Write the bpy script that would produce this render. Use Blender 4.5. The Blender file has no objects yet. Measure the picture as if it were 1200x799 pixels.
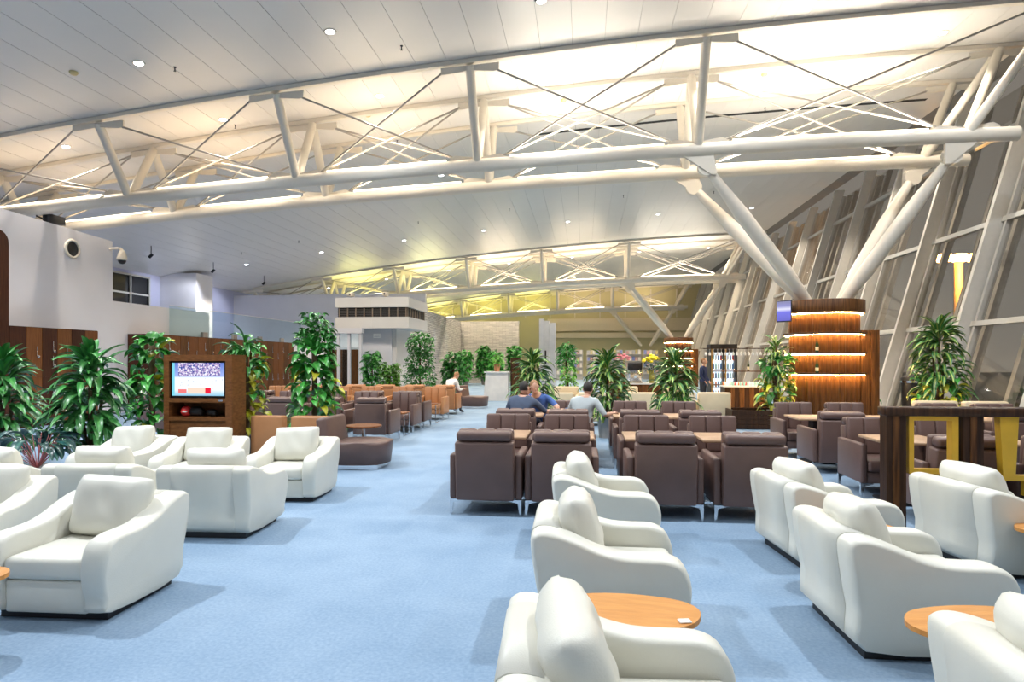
import bpy, bmesh, math, random
from mathutils import Vector, Matrix, Euler
random.seed(7)
R = math.radians
SC = bpy.context.scene
COL = SC.collection
# ------------------------------------------------------------------ camera, world, exposure
YAW = math.atan(85 / 740.0)
cam_d = bpy.data.cameras.new('camera'); cam = bpy.data.objects.new('camera', cam_d); COL.objects.link(cam)
cam_d.sensor_width = 36.0; cam_d.lens = 36.0 * 740 / 1200; cam_d.shift_y = 23.5 / 1200
cam_d.clip_start = 0.05; cam_d.clip_end = 400
cam.location = (0, 0, 1.7); cam.rotation_euler = (R(90), 0, YAW)
SC.camera = cam
w = bpy.data.worlds.new('night_sky'); SC.world = w; w.use_nodes = True
w.node_tree.nodes['Background'].inputs[0].default_value = (0.60, 0.54, 0.46, 1)
w.node_tree.nodes['Background'].inputs[1].default_value = 0.30
SC.view_settings.view_transform = 'Standard'; SC.view_settings.look = 'None'
SC.view_settings.gamma = 1.0; SC.view_settings.use_curve_mapping = False
SC.view_settings.exposure = 0.22
DOWN_W = 560.0          # power of one recessed downlight
STRIP_W = 85.0         # power of one metre-long truss uplight run (scaled per bay)

# ------------------------------------------------------------------ materials
MATS = {}
def mat(name, col, rough=0.5, metal=0.0, var=0.0, vscale=8.0, bump=0.0, bscale=60.0, spec=0.5, emis=None, estr=0.0, stretch=None, col2=None, coat=0.0):
    if name in MATS: return MATS[name]
    m = bpy.data.materials.new(name); m.use_nodes = True
    nt = m.node_tree; b = nt.nodes['Principled BSDF']
    b.inputs['Base Color'].default_value = (*col, 1); b.inputs['Roughness'].default_value = rough
    b.inputs['Metallic'].default_value = metal; b.inputs['Specular IOR Level'].default_value = spec
    if coat: b.inputs['Coat Weight'].default_value = coat
    if emis: b.inputs['Emission Color'].default_value = (*emis, 1); b.inputs['Emission Strength'].default_value = estr
    if var or bump or col2:
        tc = nt.nodes.new('ShaderNodeTexCoord'); mp = nt.nodes.new('ShaderNodeMapping')
        nt.links.new(tc.outputs['Object'], mp.inputs[0])
        if stretch: mp.inputs['Scale'].default_value = stretch
    if var or col2:
        n = nt.nodes.new('ShaderNodeTexNoise'); n.inputs['Scale'].default_value = vscale; n.inputs['Detail'].default_value = 4
        nt.links.new(mp.outputs[0], n.inputs['Vector'])
        r = nt.nodes.new('ShaderNodeValToRGB')
        c2 = col2 or tuple(c * (1 + var) for c in col); c1 = col if col2 else tuple(c * (1 - var) for c in col)
        r.color_ramp.elements[0].position = .3; r.color_ramp.elements[1].position = .7
        r.color_ramp.elements[0].color = (*c1, 1); r.color_ramp.elements[1].color = (*c2, 1)
        nt.links.new(n.outputs['Fac'], r.inputs[0]); nt.links.new(r.outputs[0], b.inputs['Base Color'])
    if bump:
        n2 = nt.nodes.new('ShaderNodeTexNoise'); n2.inputs['Scale'].default_value = bscale; n2.inputs['Detail'].default_value = 3
        nt.links.new(mp.outputs[0], n2.inputs['Vector'])
        bp = nt.nodes.new('ShaderNodeBump'); bp.inputs['Strength'].default_value = bump; bp.inputs['Distance'].default_value = .01
        nt.links.new(n2.outputs['Fac'], bp.inputs['Height']); nt.links.new(bp.outputs[0], b.inputs['Normal'])
    MATS[name] = m
    return m
def emat(name, col, s):
    m = bpy.data.materials.new(name); m.use_nodes = True; nt = m.node_tree
    nt.nodes.remove(nt.nodes['Principled BSDF']); e = nt.nodes.new('ShaderNodeEmission')
    e.inputs[0].default_value = (*col, 1); e.inputs[1].default_value = s
    nt.links.new(e.outputs[0], nt.nodes['Material Output'].inputs[0]); return m
def glass_mat(name, tint, ior=1.45, boost=0.0):
    m = bpy.data.materials.new(name); m.use_nodes = True; nt = m.node_tree
    nt.nodes.remove(nt.nodes['Principled BSDF'])
    t = nt.nodes.new('ShaderNodeBsdfTransparent'); t.inputs[0].default_value = (*tint, 1)
    g = nt.nodes.new('ShaderNodeBsdfGlossy'); g.inputs['Roughness'].default_value = .03
    fr = nt.nodes.new('ShaderNodeFresnel'); fr.inputs[0].default_value = ior
    ad = nt.nodes.new('ShaderNodeMath'); ad.operation = 'ADD'; ad.inputs[1].default_value = boost; ad.use_clamp = True
    mx = nt.nodes.new('ShaderNodeMixShader'); ge = nt.nodes.new('ShaderNodeNewGeometry')
    sb = nt.nodes.new('ShaderNodeMath'); sb.operation = 'SUBTRACT'; sb.inputs[0].default_value = 1.0; sb.use_clamp = True; nt.links.new(ge.outputs['Backfacing'], sb.inputs[1])
    ml = nt.nodes.new('ShaderNodeMath'); ml.operation = 'MULTIPLY'
    nt.links.new(fr.outputs[0], ad.inputs[0]); nt.links.new(ad.outputs[0], ml.inputs[0]); nt.links.new(sb.outputs[0], ml.inputs[1]); nt.links.new(ml.outputs[0], mx.inputs[0])
    nt.links.new(t.outputs[0], mx.inputs[1]); nt.links.new(g.outputs[0], mx.inputs[2])
    nt.links.new(mx.outputs[0], nt.nodes['Material Output'].inputs[0]); return m
def wood(name, c1, c2, rough=.4, sc=(6, 6, .6), vs=5.0):
    return mat(name, c1, rough, var=.1, vscale=vs, stretch=sc, col2=c2, bump=.15, bscale=20, spec=.22)

M_white = mat('cream_leather', (.71, .695, .61), .42, var=.03, vscale=3, bump=.12, bscale=160)
M_brown = mat('brown_leather', (.135, .078, .064), .42, var=.08, vscale=4, bump=.12, bscale=180)
M_warmlit = mat('tan_leather', (.42, .19, .075), .45, var=.08, vscale=4, bump=.12, bscale=180)  # brown leather with the warm light on it painted into the colour
M_cream = mat('beige_leather', (.68, .55, .36), .5, var=.04, vscale=4)
M_black = mat('black_plastic', (.012, .012, .014), .5, var=.1)
M_chrome = mat('chrome', (.75, .75, .76), .18, metal=1.0, var=.03)
M_steel = mat('white_painted_steel', (.75, .69, .59), .4, var=.02, vscale=2)
M_rod = mat('steel_rod', (.40, .37, .33), .45, var=.03)
M_panel = mat('ceiling_panel_paint', (.70, .665, .625), .34, var=.02, vscale=.7)
M_dark = mat('dark_gap', (.02, .02, .02), .8, var=.1)
M_wallw = mat('white_wall_paint', (.77, .76, .80), .7, var=.02, vscale=1.2)
M_lav = mat('lavender_wall_paint', (.52, .54, .74), .7, var=.03, vscale=.7)
M_lock_d = wood('dark_locker_veneer', (.040, .013, .008), (.080, .026, .012), .4, (8, 8, .5))
M_lock_l = wood('red_brown_locker_veneer', (.13, .045, .014), (.24, .088, .027), .4, (8, 8, .5))
M_walnut = wood('walnut_veneer', (.050, .019, .007), (.19, .078, .024), .42, (7, 7, .35))
M_walnut_d = wood('dark_walnut', (.022, .010, .006), (.065, .029, .013), .42, (7, 7, .35))
M_cab = wood('cabinet_walnut', (.12, .045, .014), (.22, .085, .027), .42, (2, 2, 6))
M_table = wood('oak_tabletop', (.52, .22, .055), (.66, .31, .09), .35, (1.2, 6, 6), 3)
M_ttop = wood('light_oak_tabletop', (.40, .25, .15), (.52, .34, .21), .4, (1, 7, 7), 3)
M_yellow = mat('yellow_painted_wood', (.78, .45, .03), .45, var=.06)
M_grey = mat('grey_cladding', (.56, .56, .60), .5, var=.02, vscale=1)
M_band = mat('light_grey_cladding', (.56, .55, .54), .5, var=.02, vscale=1)
M_alu = mat('aluminium_frame', (.56, .55, .52), .35, metal=.3, var=.03)
M_alu2 = mat('grey_window_fin', (.62, .60, .55), .42, var=.03)
M_stone = None
M_pane = glass_mat('window_glass', (.90, .89, .87), 1.40, .06)
M_bal = glass_mat('balustrade_glass', (.86, .93, .94), 1.25, .03)
M_wash = emat('downlight_lens', (.92, .96, 1.0), 22)
M_strip = emat('warm_strip', (1.0, .84, .58), 6)
M_led = emat('shelf_led', (1.0, .62, .24), 95)
M_soil = mat('soil', (.03, .02, .012), .9, var=.3)
M_pot = mat('grey_planter', (.32, .30, .28), .5, var=.06)
M_cane = mat('brown_cane', (.13, .085, .045), .8, var=.2)
M_skin = mat('skin', (.62, .36, .25), .5, var=.03)
M_hair_d = mat('dark_hair', (.018, .013, .010), .6, var=.3, vscale=60)
M_hair_l = mat('light_brown_hair', (.33, .17, .075), .6, var=.3, vscale=60)
M_red = mat('red_plastic', (.70, .03, .03), .35, var=.05)
M_marble = mat('white_marble', (.82, .82, .82), .3, col2=(.66, .67, .69), vscale=2.2)

def leafmat(name, edge, mid, wdt):
    m = bpy.data.materials.new(name); m.use_nodes = True; nt = m.node_tree; b = nt.nodes['Principled BSDF']
    tc = nt.nodes.new('ShaderNodeTexCoord'); sp = nt.nodes.new('ShaderNodeSeparateXYZ'); nt.links.new(tc.outputs['Generated'], sp.inputs[0])
    a = nt.nodes.new('ShaderNodeMath'); a.operation = 'SUBTRACT'; a.inputs[1].default_value = .5; nt.links.new(sp.outputs[1], a.inputs[0])
    c = nt.nodes.new('ShaderNodeMath'); c.operation = 'ABSOLUTE'; nt.links.new(a.outputs[0], c.inputs[0])
    r = nt.nodes.new('ShaderNodeValToRGB'); r.color_ramp.elements[0].position = wdt * .6; r.color_ramp.elements[1].position = wdt
    r.color_ramp.elements[0].color = (*mid, 1); r.color_ramp.elements[1].color = (*edge, 1)
    nt.links.new(c.outputs[0], r.inputs[0])
    oi = nt.nodes.new('ShaderNodeObjectInfo'); hs = nt.nodes.new('ShaderNodeHueSaturation')
    mr = nt.nodes.new('ShaderNodeMapRange'); mr.inputs[3].default_value = .6; mr.inputs[4].default_value = 1.4
    nt.links.new(oi.outputs['Random'], mr.inputs[0]); nt.links.new(mr.outputs[0], hs.inputs['Value']); nt.links.new(r.outputs[0], hs.inputs['Color'])
    nt.links.new(hs.outputs[0], b.inputs['Base Color']); b.inputs['Roughness'].default_value = .32
    return m
L_drac = leafmat('dracaena_leaf', (.040, .20, .045), (.085, .31, .07), .16)
L_var = leafmat('striped_dracaena_leaf', (.040, .17, .035), (.34, .42, .10), .16)
L_poth = leafmat('pothos_leaf', (.045, .26, .04), (.09, .36, .06), .12)
L_uplit = leafmat('golden_pothos_leaf', (.42, .44, .025), (.62, .58, .05), .2)  # yellow of the warm plant uplights painted into the leaf colour
L_teal = leafmat('dark_calathea_leaf', (.012, .060, .055), (.04, .13, .10), .15)
L_lite = leafmat('bright_green_leaf', (.10, .34, .03), (.17, .44, .05), .2)

# ------------------------------------------------------------------ mesh helpers
class MB:
    def __init__(s): s.v = []; s.f = []; s.sm = []
    def add(s, v, f, smooth=False):
        o = len(s.v); s.v += [tuple(p) for p in v]; s.f += [tuple(i + o for i in q) for q in f]; s.sm += [smooth] * len(f)
        return s
    def box(s, x0, x1, y0, y1, z0, z1, M=None):
        v = [Vector(p) for p in ((x0,y0,z0),(x1,y0,z0),(x1,y1,z0),(x0,y1,z0),(x0,y0,z1),(x1,y0,z1),(x1,y1,z1),(x0,y1,z1))]
        if M: v = [M @ p for p in v]
        return s.add(v, [(0,3,2,1),(4,5,6,7),(0,1,5,4),(1,2,6,5),(2,3,7,6),(3,0,4,7)])
    def tube(s, p, q, r0, r1=None, n=12, caps=True):
        r1 = r0 if r1 is None else r1
        p, q = Vector(p), Vector(q); d = (q - p).normalized()
        u = d.orthogonal().normalized(); w_ = d.cross(u); v = []
        for c, r in ((p, r0), (q, r1)):
            for i in range(n):
                a = 2 * math.pi * i / n; v.append(c + (u * math.cos(a) + w_ * math.sin(a)) * r)
        f = [(i, (i + 1) % n, n + (i + 1) % n, n + i) for i in range(n)]
        s.add(v, f, True)
        if caps: s.add(v, [tuple(range(n))[::-1], tuple(range(n, 2 * n))])
        return s
    def path(s, pts, rs, n=10):
        for i in range(len(pts) - 1): s.tube(pts[i], pts[i + 1], rs[i], rs[i + 1], n, caps=(i in (0, len(pts) - 2)))
        return s
    def lathe(s, prof, n=24, c=(0, 0, 0), smooth=True, caps=True):
        if not caps: prof = list(prof) + [prof[0]]
        v = []; f = []
        for r, z in prof:
            for i in range(n):
                a = 2 * math.pi * i / n; v.append((c[0] + r * math.cos(a), c[1] + r * math.sin(a), c[2] + z))
        for k in range(len(prof) - 1):
            for i in range(n): f.append((k*n+i, k*n+(i+1)%n, (k+1)*n+(i+1)%n, (k+1)*n+i))
        s.add(v, f, smooth)
        if not caps: return s
        return s.add(v, [tuple(range(n))[::-1], tuple(range((len(prof)-1)*n, len(prof)*n))])
    def prism(s, poly, axis, a0, a1):
        # poly in the plane normal to axis ('x': (y,z); 'y': (x,z); 'z': (x,y))
        mk = {'x': lambda p, a: (a, p[0], p[1]), 'y': lambda p, a: (p[0], a, p[1]), 'z': lambda p, a: (p[0], p[1], a)}[axis]
        n = len(poly); v = [mk(p, a0) for p in poly] + [mk(p, a1) for p in poly]
        return s.add(v, [tuple(range(n))[::-1], tuple(range(n, 2*n))] + [(i, (i+1)%n, n+(i+1)%n, n+i) for i in range(n)])
    def rbox(s, x0, x1, y0, y1, z0, z1, r=.03, seg=2, M=None):
        bm = bmesh.new(); bmesh.ops.create_cube(bm, size=1)
        for v in bm.verts: v.co = Vector(((x0+x1)/2 + v.co.x*(x1-x0), (y0+y1)/2 + v.co.y*(y1-y0), (z0+z1)/2 + v.co.z*(z1-z0)))
        bmesh.ops.bevel(bm, geom=bm.edges[:], offset=r, segments=seg, affect='EDGES', profile=.5)
        return s.bm(bm, M)
    def bm(s, bm, M=None):
        bmesh.ops.recalc_face_normals(bm, faces=bm.faces[:]); bm.verts.index_update()
        v = [M @ p.co if M else p.co.copy() for p in bm.verts]; f = [[q.index for q in fc.verts] for fc in bm.faces]
        bm.free(); return s.add(v, f, True)
    def blob(s, c, r, nu=14, nv=9, M=None):
        v = []; f = []
        for j in range(nv + 1):
            ph = math.pi * j / nv
            for i in range(nu):
                a = 2 * math.pi * i / nu
                p = Vector((r[0]*math.sin(ph)*math.cos(a), r[1]*math.sin(ph)*math.sin(a), -r[2]*math.cos(ph)))
                if M: p = M @ p
                v.append(p + Vector(c))
        for j in range(nv):
            for i in range(nu): f.append((j*nu+i, j*nu+(i+1)%nu, (j+1)*nu+(i+1)%nu, (j+1)*nu+i))
        return s.add(v, f, True)
    def pillow(s, W, Hh, T, M=None, seed=0, n=14, p=2.6):
        rnd = random.Random(seed); v = []; f = []; ph = [rnd.uniform(0, 6) for _ in range(4)]
        for sd in (1, -1):
            for j in range(n + 1):
                for i in range(n + 1):
                    u = i/n*2-1; q = j/n*2-1
                    e = max(0, (1-abs(u)**p)) ** .5 * max(0, (1-abs(q)**p)) ** .5
                    pin = 1 - .03*(abs(u)**4)*(1-abs(q)**2) - .03*(abs(q)**4)*(1-abs(u)**2) - .055*(abs(u*q)**5)
                    t = T/2*e*(1 + .07*math.sin(3*u+ph[0])*math.sin(4*q+ph[1]) + .04*math.sin(9*u+5*q+ph[2]))
                    P = Vector((u*W/2*pin, sd*(t+.016), q*Hh/2*pin))
                    v.append(M @ P if M else P)
        N = (n+1)*(n+1)
        for k, fl in ((0, 0), (N, 1)):
            for j in range(n):
                for i in range(n):
                    a = k+j*(n+1)+i; q4 = (a, a+n+1, a+n+2, a+1); f.append(q4 if not fl else q4[::-1])
        for i in range(n):
            for a, b in ((i, i+1), ((n*(n+1))+i+1, n*(n+1)+i), ((i+1)*(n+1), i*(n+1)), (i*(n+1)+n, (i+1)*(n+1)+n)): f.append((a, b, b+N, a+N))
        return s.add(v, f, True)
    def mesh(s, name):
        me = bpy.data.meshes.new(name); me.from_pydata(s.v, [], s.f); me.update()
        me.polygons.foreach_set('use_smooth', s.sm); return me
    def build(s, name, m, parent=None, loc=None, rot=None):
        me = s.mesh(name); me.materials.append(m)
        return place(name, me, parent, loc, rot)
def place(name, me, parent=None, loc=None, rot=None, scale=None):
    o = bpy.data.objects.new(name, me); COL.objects.link(o); o.parent = parent
    if loc is not None: o.location = loc
    if rot is not None: o.rotation_euler = rot
    if scale is not None: o.scale = (scale,)*3 if isinstance(scale, (int, float)) else scale
    return o
def empty(name, loc=(0,0,0), rz=0.0):
    o = bpy.data.objects.new(name, None); COL.objects.link(o); o.location = loc; o.rotation_euler = (0, 0, rz); o.empty_display_size = .2
    return o
def tag(o, label, cat, group=None):
    o['label'] = label; o['category'] = cat
    if group: o['group'] = group
    return o
def struct(o, label=None):
    o['kind'] = 'structure'
    if label: o['label'] = label
    return o
def dup(root, loc, rz):
    r = root.copy(); COL.objects.link(r); r.location = loc; r.rotation_euler = (0, 0, rz)
    for ch in root.children:
        c = ch.copy(); COL.objects.link(c); c.parent = r
        for g in ch.children:
            d = g.copy(); COL.objects.link(d); d.parent = c
    return r
ORD = ['first', 'second', 'third', 'fourth', 'fifth', 'sixth', 'seventh', 'eighth', 'ninth', 'tenth', 'eleventh', 'twelfth', 'thirteenth', 'fourteenth', 'fifteenth', 'sixteenth', 'seventeenth', 'eighteenth', 'nineteenth', 'twentieth']
def smooth_poly(P, k=3):
    n = len(P); out = []
    for i in range(n):
        a, b, c, d = P[i-1], P[i], P[(i+1) % n], P[(i+2) % n]
        for j in range(k):
            t = j / k
            out.append(tuple(.5*((2*b[q]) + (c[q]-a[q])*t + (2*a[q]-5*b[q]+4*c[q]-d[q])*t*t + (3*b[q]-a[q]-3*c[q]+d[q])*t**3) for q in (0, 1)))
    return out
def zt(X): return 9.30 + .067*X - .00205*X*X      # underside of roof
def zb(X): return 6.95 + .035*X - .001535*X*X     # truss bottom chord
XL, XR, YB, YE = -24.0, 11.9, -7.0, 69.0

# ------------------------------------------------------------------ floor, ceiling, walls
def carpet():
    m = bpy.data.materials.new('blue_grey_carpet'); m.use_nodes = True; nt = m.node_tree; b = nt.nodes['Principled BSDF']
    tc = nt.nodes.new('ShaderNodeTexCoord')
    n1 = nt.nodes.new('ShaderNodeTexNoise'); n1.inputs['Scale'].default_value = 1.3; n1.inputs['Detail'].default_value = 5
    n2 = nt.nodes.new('ShaderNodeTexNoise'); n2.inputs['Scale'].default_value = 45; n2.inputs['Detail'].default_value = 4
    br = nt.nodes.new('ShaderNodeTexBrick'); br.offset = 0; br.inputs['Scale'].default_value = 1; br.inputs['Brick Width'].default_value = .6; br.inputs['Row Height'].default_value = .6
    br.inputs['Mortar Size'].default_value = .0; br.inputs['Color1'].default_value = (.42, .42, .42, 1); br.inputs['Color2'].default_value = (.58, .58, .58, 1)
    for n in (n1, n2, br): nt.links.new(tc.outputs['Object'], n.inputs['Vector'])
    def mixf(a, bb, f):
        q = nt.nodes.new('ShaderNodeMix'); q.data_type = 'FLOAT'; q.inputs[0].default_value = f; nt.links.new(a, q.inputs[2]); nt.links.new(bb, q.inputs[3]); return q.outputs[0]
    h = mixf(mixf(n1.outputs['Fac'], n2.outputs['Fac'], .5), br.outputs['Color'], .25)
    r = nt.nodes.new('ShaderNodeValToRGB'); r.color_ramp.elements[0].position = .34; r.color_ramp.elements[1].position = .66
    r.color_ramp.elements[0].color = (.145, .24, .36, 1); r.color_ramp.elements[1].color = (.28, .385, .51, 1)
    nt.links.new(h, r.inputs[0]); nt.links.new(r.outputs[0], b.inputs['Base Color']); b.inputs['Roughness'].default_value = .85
    bp = nt.nodes.new('ShaderNodeBump'); bp.inputs['Strength'].default_value = .4; bp.inputs['Distance'].default_value = .006
    nt.links.new(n2.outputs['Fac'], bp.inputs['Height']); nt.links.new(bp.outputs[0], b.inputs['Normal'])
    return m
M_carpet = carpet()
struct(MB().box(XL, 9.6, YB, YE, -.12, 0).build('floor', M_carpet), 'blue grey carpet across the lounge floor')
struct(MB().box(9.6, 90, -40, 140, -.9, -.6).build('ground', mat('asphalt', (.05, .05, .05), .9, var=.2)), 'dark asphalt apron outside the windows')

ceil = MB()
NX = 24
for i in range(NX):
    xa = XL - 1 + (XR + 1 - XL) * i / NX; xb = XL - 1 + (XR + 1 - XL) * (i+1) / NX
    ceil.add([(xa,YB,zt(xa)+.06),(xb,YB,zt(xb)+.06),(xb,YE,zt(xb)+.06),(xa,YE,zt(xa)+.06),(xa,YB,zt(xa)+.2),(xb,YB,zt(xb)+.2),(xb,YE,zt(xb)+.2),(xa,YE,zt(xa)+.2)],
             [(0,1,2,3),(7,6,5,4),(0,4,5,1),(2,6,7,3)])
ceil.box(XL-1, XR+1, YB-.2, YB, 5, 11)
ceiling = struct(ceil.build('ceiling', mat('grey_backing', (.22,.21,.20), .8, var=.05)), 'sloping roof lined with long white panels')
PW, PL = .765, 6.45
pm = MB().box(-PW/2+.003, PW/2-.003, .004, PL-.004, 0, .025).mesh('panel'); pm.materials.append(M_panel)
rest = MB()
npan = int((XR - XL) / PW)
for k in range(-3, 9):
    y0 = 15.25 + (k - 1) * PL
    for i in range(npan):
        x = XL + PW * (i + .5); sl = math.atan(.067 - .0041*x)
        if 0 <= k <= 4: place('panel', pm, ceiling, (x, y0, zt(x)), (0, -sl, 0))
        elif y0 + PL <= YE + 3:
            Mx = Matrix.Translation((x, y0, zt(x))) @ Euler((0, -sl, 0)).to_matrix().to_4x4()
            rest.box(-PW/2+.003, PW/2-.003, .004, min(PL, YE-y0)-.004, 0, .025, Mx)
o = rest.build('panel_field', M_panel, ceiling); o['kind'] = 'stuff'

sl_ = MB()
for i in range(12):
    xa, xb = -1.5 + i, -.5 + i
    sl_.add([(xa, 20.75, zt(xa)-.004), (xb, 20.75, zt(xb)-.004), (xb, 20.93, zt(xb)-.004), (xa, 20.93, zt(xa)-.004)], [(0, 1, 2, 3)])
sl_.build('slot', M_dark, ceiling)
# left side: tall white wall with step, low wall, lavender wall beyond
wl = MB().prism([(YB, 0), (24.0, 0), (24.0, 3.64), (18.74, 3.64), (18.74, 5.55), (YB, 6.4)], 'x', -15.5, -15.1)
struct(wl.build('wall_left', M_wallw), 'stepped white wall above the lockers')
struct(MB().box(XL-.4, XL, YB, YE, 0, 7.4).build('wall_outer', M_lav), 'pale lavender outer wall beyond the lockers')
struct(MB().box(XL-1, 13, YB-.3, YB, 0, 11).build('wall_back', M_wallw), 'white wall behind the viewpoint')
ew = struct(MB().box(XL, 13, YE, YE+.3, 0, 11).build('wall_end', mat('olive_cream_wall', (.62, .56, .33), .7, var=.04, vscale=.5)), 'cream yellow far end wall')
for z0, z1 in ((4.2, 4.75), (4.95, 6.3)):
    MB().box(-4, 13, YE-.35, YE-.002, z0, z1).build('fascia_band', mat('cream_fascia', (.80, .70, .52), .6, var=.02), ew)
for i in range(12): MB().box(-20+i*2.7, -19.88+i*2.7, YE-.12, YE-.004, 6.4, 9.4).build('mullion', M_steel, ew)
struct(MB().box(-24, -10.5, 41, 41.3, 0, 6.2).build('wall_inner', M_wallw), 'white partition wall behind the glass doors')
for i, y in enumerate((27.5, 32.5, 38.0)):
    o = empty('track_spot', (-20.2, y, zt(-20.2)-.005)); tag(o, 'small ceiling spotlight washing the lavender wall, %s from the front' % ORD[i], 'light', 'lavender wall spotlights')
    MB().tube((0, 0, 0), (0, 0, -.42), .02, n=8).build('stem', M_black, o)
    MB().tube((.06, 0, -.40), (-.10, 0, -.54), .07, n=12).build('head', M_black, o)
    l = bpy.data.lights.new('track_spot_lamp', 'SPOT'); l.energy = 330; l.color = (.88, .92, 1); l.spot_size = R(92); l.spot_blend = .6; l.shadow_soft_size = .05
    lo = bpy.data.objects.new('track_spot_lamp', l); COL.objects.link(lo); lo.parent = o; lo.location = (-.14, 0, -.58); lo.rotation_euler = (0, R(50), 0)
# dark upper window and white column on the left
wn = struct(empty('window_30', (XL, 30.9, 4.4)))
MB().box(.0, .04, -1.5, 1.5, 0, 1.9).build('pane', mat('night_glass', (.01, .011, .013), .08, var=.1), wn)
for z in (0, .85, 1.84): MB().box(.03, .12, -1.55, 1.55, z, z+.09).build('frame', M_alu, wn)
for y in (-1.55, 0, 1.46): MB().box(.03, .12, y, y+.09, 0, 1.9).build('frame', M_alu, wn)
struct(MB().box(XL, XL+2.2, 33.4, 35.0, 0, zt(XL+1)).build('pillar', M_wallw), 'square white pillar beside the lavender wall')

# wood portal with rounded corner at far left
a = [(10.6, 0), (14.05, 0), (14.05, 4.55)] + [(13.75 + .3*math.cos(t*math.pi/12), 4.6 + .3*math.sin(t*math.pi/12)) for t in range(1, 7)] + [(10.6, 4.9)]
po = empty('wood_portal', (-14.6, 0, 0)); tag(po, 'tall dark wood arched panel at the left edge beside the lockers', 'panel')
MB().prism(a, 'x', -.5, .5).build('frame', M_lock_d, po)
MB().prism([(10.6, .05), (13.7, .05), (13.7, 4.1), (13.5, 4.3), (10.6, 4.3)], 'x', .5, .52).build('inset', wood('inset_veneer', (.13,.05,.02), (.2,.08,.03)), po)
# ------------------------------------------------------------------ window wall (leaning outward)
def wx(z): return 10.05 + .28*(z - 1.7)
LEAN = math.atan(.28)
def lean_box(mb, x0, x1, y0, y1, z0, z1):
    v = [(wx(z)+x, y, z) for z in (z0, z1) for x, y in ((x0,y0),(x1,y0),(x1,y1),(x0,y1))]
    return mb.add(v, [(0,3,2,1),(4,5,6,7),(0,1,5,4),(1,2,6,5),(2,3,7,6),(3,0,4,7)])
ZT = 9.5
fy = [18.17 + 3.4*k for k in range(-7, 15)]
for k, y in enumerate(fy):
    W_ = struct(empty('window_%d' % (k+1), (0, 0, 0)))
    lean_box(MB(), -.42, .0, y-.07, y+.07, 0, ZT+.35).build('fin', M_alu2, W_)
    lean_box(MB(), -.1, .06, y+.17, y+.27, 0, ZT).build('frame_post', M_alu, W_)
    lean_box(MB(), -.1, .06, y+3.4-.27, y+3.4-.17, 0, ZT).build('frame_post', M_alu, W_)
    zz = [.0, 2.69, 5.46, 8.2, ZT]
    for z in zz[:-1]: lean_box(MB(), -.12, .07, y+.07, y+3.33, z-.07 if z else 0, z+.07).build('transom', M_alu, W_)
    for q in range(4): lean_box(MB(), -.012, .012, y+.22, y+3.18, zz[q]+.07, zz[q+1]-.07).build('pane', M_pane, W_)
    # outer support posts of the facade
    for dy in (.75, 1.55, 2.35):
        lean_box(MB(), .75, .95, y+dy, y+dy+.16, -.6, ZT+.5).build('outer_post', mat('outer_post_paint', (.48, .45, .40), .5, var=.1), W_)
struct(MB().box(9.45, 9.85, YB, YE, 0, .12).build('trim_1', M_alu), 'low aluminium sill along the windows')

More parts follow.
